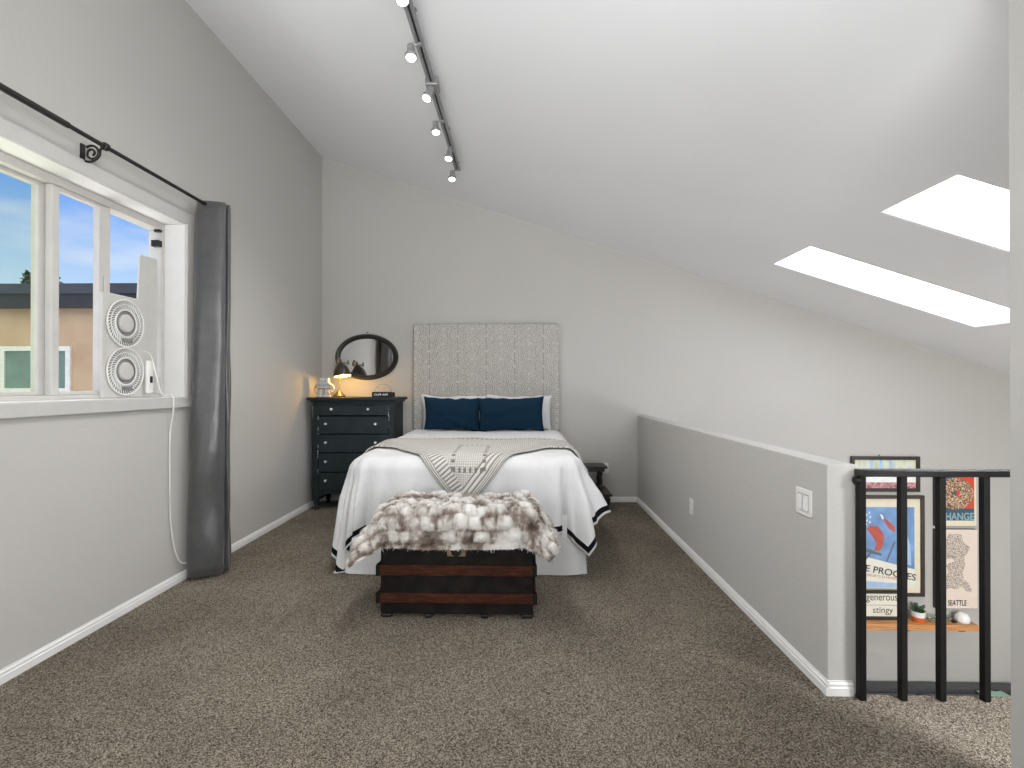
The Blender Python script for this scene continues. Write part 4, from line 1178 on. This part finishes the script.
# ------------------------------------------------------------------ sky
w = bpy.data.worlds.new('sky'); S.world = w; w.use_nodes = True
nt = w.node_tree; bg = nt.nodes['Background']
tc = nt.nodes.new('ShaderNodeTexCoord'); sp = nt.nodes.new('ShaderNodeSeparateXYZ'); nt.links.new(tc.outputs['Generated'], sp.inputs[0])
r1 = nt.nodes.new('ShaderNodeValToRGB'); nt.links.new(sp.outputs[2], r1.inputs[0])
el = r1.color_ramp.elements
el[0].position = 0; el[0].color = (.82, .89, .97, 1); el[1].position = .32; el[1].color = (.10, .33, .93, 1)
e = el.new(.12); e.color = (.58, .79, 1.0, 1)
nz_ = nt.nodes.new('ShaderNodeTexNoise'); nz_.inputs['Scale'].default_value = 3.2; nz_.inputs['Detail'].default_value = 6
mp = nt.nodes.new('ShaderNodeMapping'); mp.inputs['Scale'].default_value = (1, 1, 3.5); nt.links.new(tc.outputs['Generated'], mp.inputs[0]); nt.links.new(mp.outputs[0], nz_.inputs['Vector'])
r2 = nt.nodes.new('ShaderNodeValToRGB'); nt.links.new(nz_.outputs[0], r2.inputs[0]); r2.color_ramp.elements[0].position = .52; r2.color_ramp.elements[1].position = .80
mx = nt.nodes.new('ShaderNodeMix'); mx.data_type = 'RGBA'; nt.links.new(r2.outputs[0], mx.inputs[0]); nt.links.new(r1.outputs[0], mx.inputs[6]); mx.inputs[7].default_value = (.93, .95, .98, 1)
# bright overcast overhead
zr = nt.nodes.new('ShaderNodeMapRange'); nt.links.new(sp.outputs[2], zr.inputs[0]); zr.inputs[1].default_value = .38; zr.inputs[2].default_value = .62
mz = nt.nodes.new('ShaderNodeMix'); mz.data_type = 'RGBA'; nt.links.new(zr.outputs[0], mz.inputs[0]); nt.links.new(mx.outputs[2], mz.inputs[6]); mz.inputs[7].default_value = (2.6, 2.65, 2.8, 1)
gr_ = nt.nodes.new('ShaderNodeMapRange'); nt.links.new(sp.outputs[2], gr_.inputs[0]); gr_.inputs[1].default_value = -.02; gr_.inputs[2].default_value = .0
mg = nt.nodes.new('ShaderNodeMix'); mg.data_type = 'RGBA'; nt.links.new(gr_.outputs[0], mg.inputs[0]); mg.inputs[6].default_value = (.6, .58, .55, 1); nt.links.new(mz.outputs[2], mg.inputs[7])
nt.links.new(mg.outputs[2], bg.inputs[0]); bg.inputs[1].default_value = 1.0

# ------------------------------------------------------------------ lamps and added fill lights
def area(name, loc, aim, sx, sy, power, col=(1, 1, 1), portal=False, spread=PI):
    l = bpy.data.lights.new(name, 'AREA'); l.shape = 'RECTANGLE'; l.size = sx; l.size_y = sy; l.energy = power; l.color = col; l.spread = spread
    o = bpy.data.objects.new(name, l); COL.objects.link(o); o.location = loc
    o.rotation_euler = (Vector(aim) - Vector(loc)).to_track_quat('-Z', 'Y').to_euler()
    if portal: l.cycles.is_portal = True
    return o
for k, (x0, x1, y0, y1) in enumerate(SK):
    xm, ym = (x0 + x1) / 2, (y0 + y1) / 2; zm = cz(xm) + TH + .05
    area('skylight_daylight', (xm, ym, zm), (xm - SL, ym, zm - 1), y1 - y0, (x1 - x0) * 1.05, 20)
area('window_portal', (L - TW - .02, (WY0 + WY1) / 2, (WZ0 + WZ1) / 2), (0, (WY0 + WY1) / 2, (WZ0 + WZ1) / 2), WY1 - WY0, WZ1 - WZ0, 1, portal=True)
area('rear_fill', (-.4, -1.9, 1.9), (-.3, 3.0, 1.8), 3.2, 2.4, 15, (.98, .985, 1))  # unseen fill light added behind the camera, not a fixture of the room
area('ceiling_fill', (-.3, -1.3, .35), (.5, 1.2, 3.2), 2.6, 1.8, 84, (.975, .985, 1), spread=1.75)  # added fill, aimed up from behind the camera to brighten the ceiling
area('left_fill', (-2.05, -1.1, 1.5), (1.236, 3.4, .6), 1.4, 1.6, 28, (.975, .985, 1), spread=1.75)
area('right_fill', (1.35, -1.1, 1.6), (-2.2, 2.9, 1.9), 1.4, 1.6, 60, (.975, .985, 1), spread=1.75)
area('ground_bounce', (-3.3, 2.3, -.6), (-2.15, 2.2, 2.1), 2.0, 1.6, 95, (1, .98, .95))
area('landing_fill', (2.5, -.5, 1.1), (2.4, 1.9, 2.5), 1.6, 1.6, 12, (.975, .985, 1), spread=1.75)  # added fill hidden behind wall_right, lifts the right part of the ceiling
area('carpet_fill', (2.7, .2, 2.1), (1.5, 1.9, 0), 1.2, .8, 44, (.975, .985, 1), spread=1.2)  # added out of view to brighten the carpet by the railing; no opening there
area('stairwell_fill', (4.2, 1.5, -.25), (4.3, 5.4, -1.6), 1.6, 1.2, 120, (.99, .985, .98))  # added fill hanging free in the stairwell to light the picture wall
for c, d in SPOTS:
    sl = bpy.data.lights.new('track_spot', 'SPOT'); sl.energy = 27; sl.spot_size = 2.5; sl.spot_blend = .8; sl.shadow_soft_size = .05; sl.color = (1, .99, .975)
    so_ = bpy.data.objects.new('track_spot', sl); COL.objects.link(so_); so_.location = c; so_.rotation_euler = d.to_track_quat('-Z', 'Y').to_euler()
pl_ = bpy.data.lights.new('lamp_bulb', 'POINT'); pl_.energy = 5.2; pl_.color = (1, .55, .11); pl_.shadow_soft_size = .02
po = bpy.data.objects.new('lamp_bulb', pl_); COL.objects.link(po); po.location = SC + Vector((.012, -.008, -.066))

# ------------------------------------------------------------------ camera
cam = bpy.data.cameras.new('camera'); co = bpy.data.objects.new('camera', cam); COL.objects.link(co)
cam.sensor_fit = 'HORIZONTAL'; cam.sensor_width = 36; cam.lens = 36 * 510 / 1024
co.location = (0, 0, 1.25)
co.rotation_euler = (PI / 2 + math.atan(2 / 510), 0, math.atan(10.8 / 510))
cam.clip_start = .05; cam.clip_end = 300
S.camera = co
S.view_settings.view_transform = 'Standard'; S.view_settings.look = 'None'
S.view_settings.exposure = 0; S.view_settings.gamma = 1
S.cycles.use_denoising = True
S.cycles.max_bounces = 10; S.cycles.diffuse_bounces = 6; S.cycles.transparent_max_bounces = 16
S.cycles.sample_clamp_indirect = 8
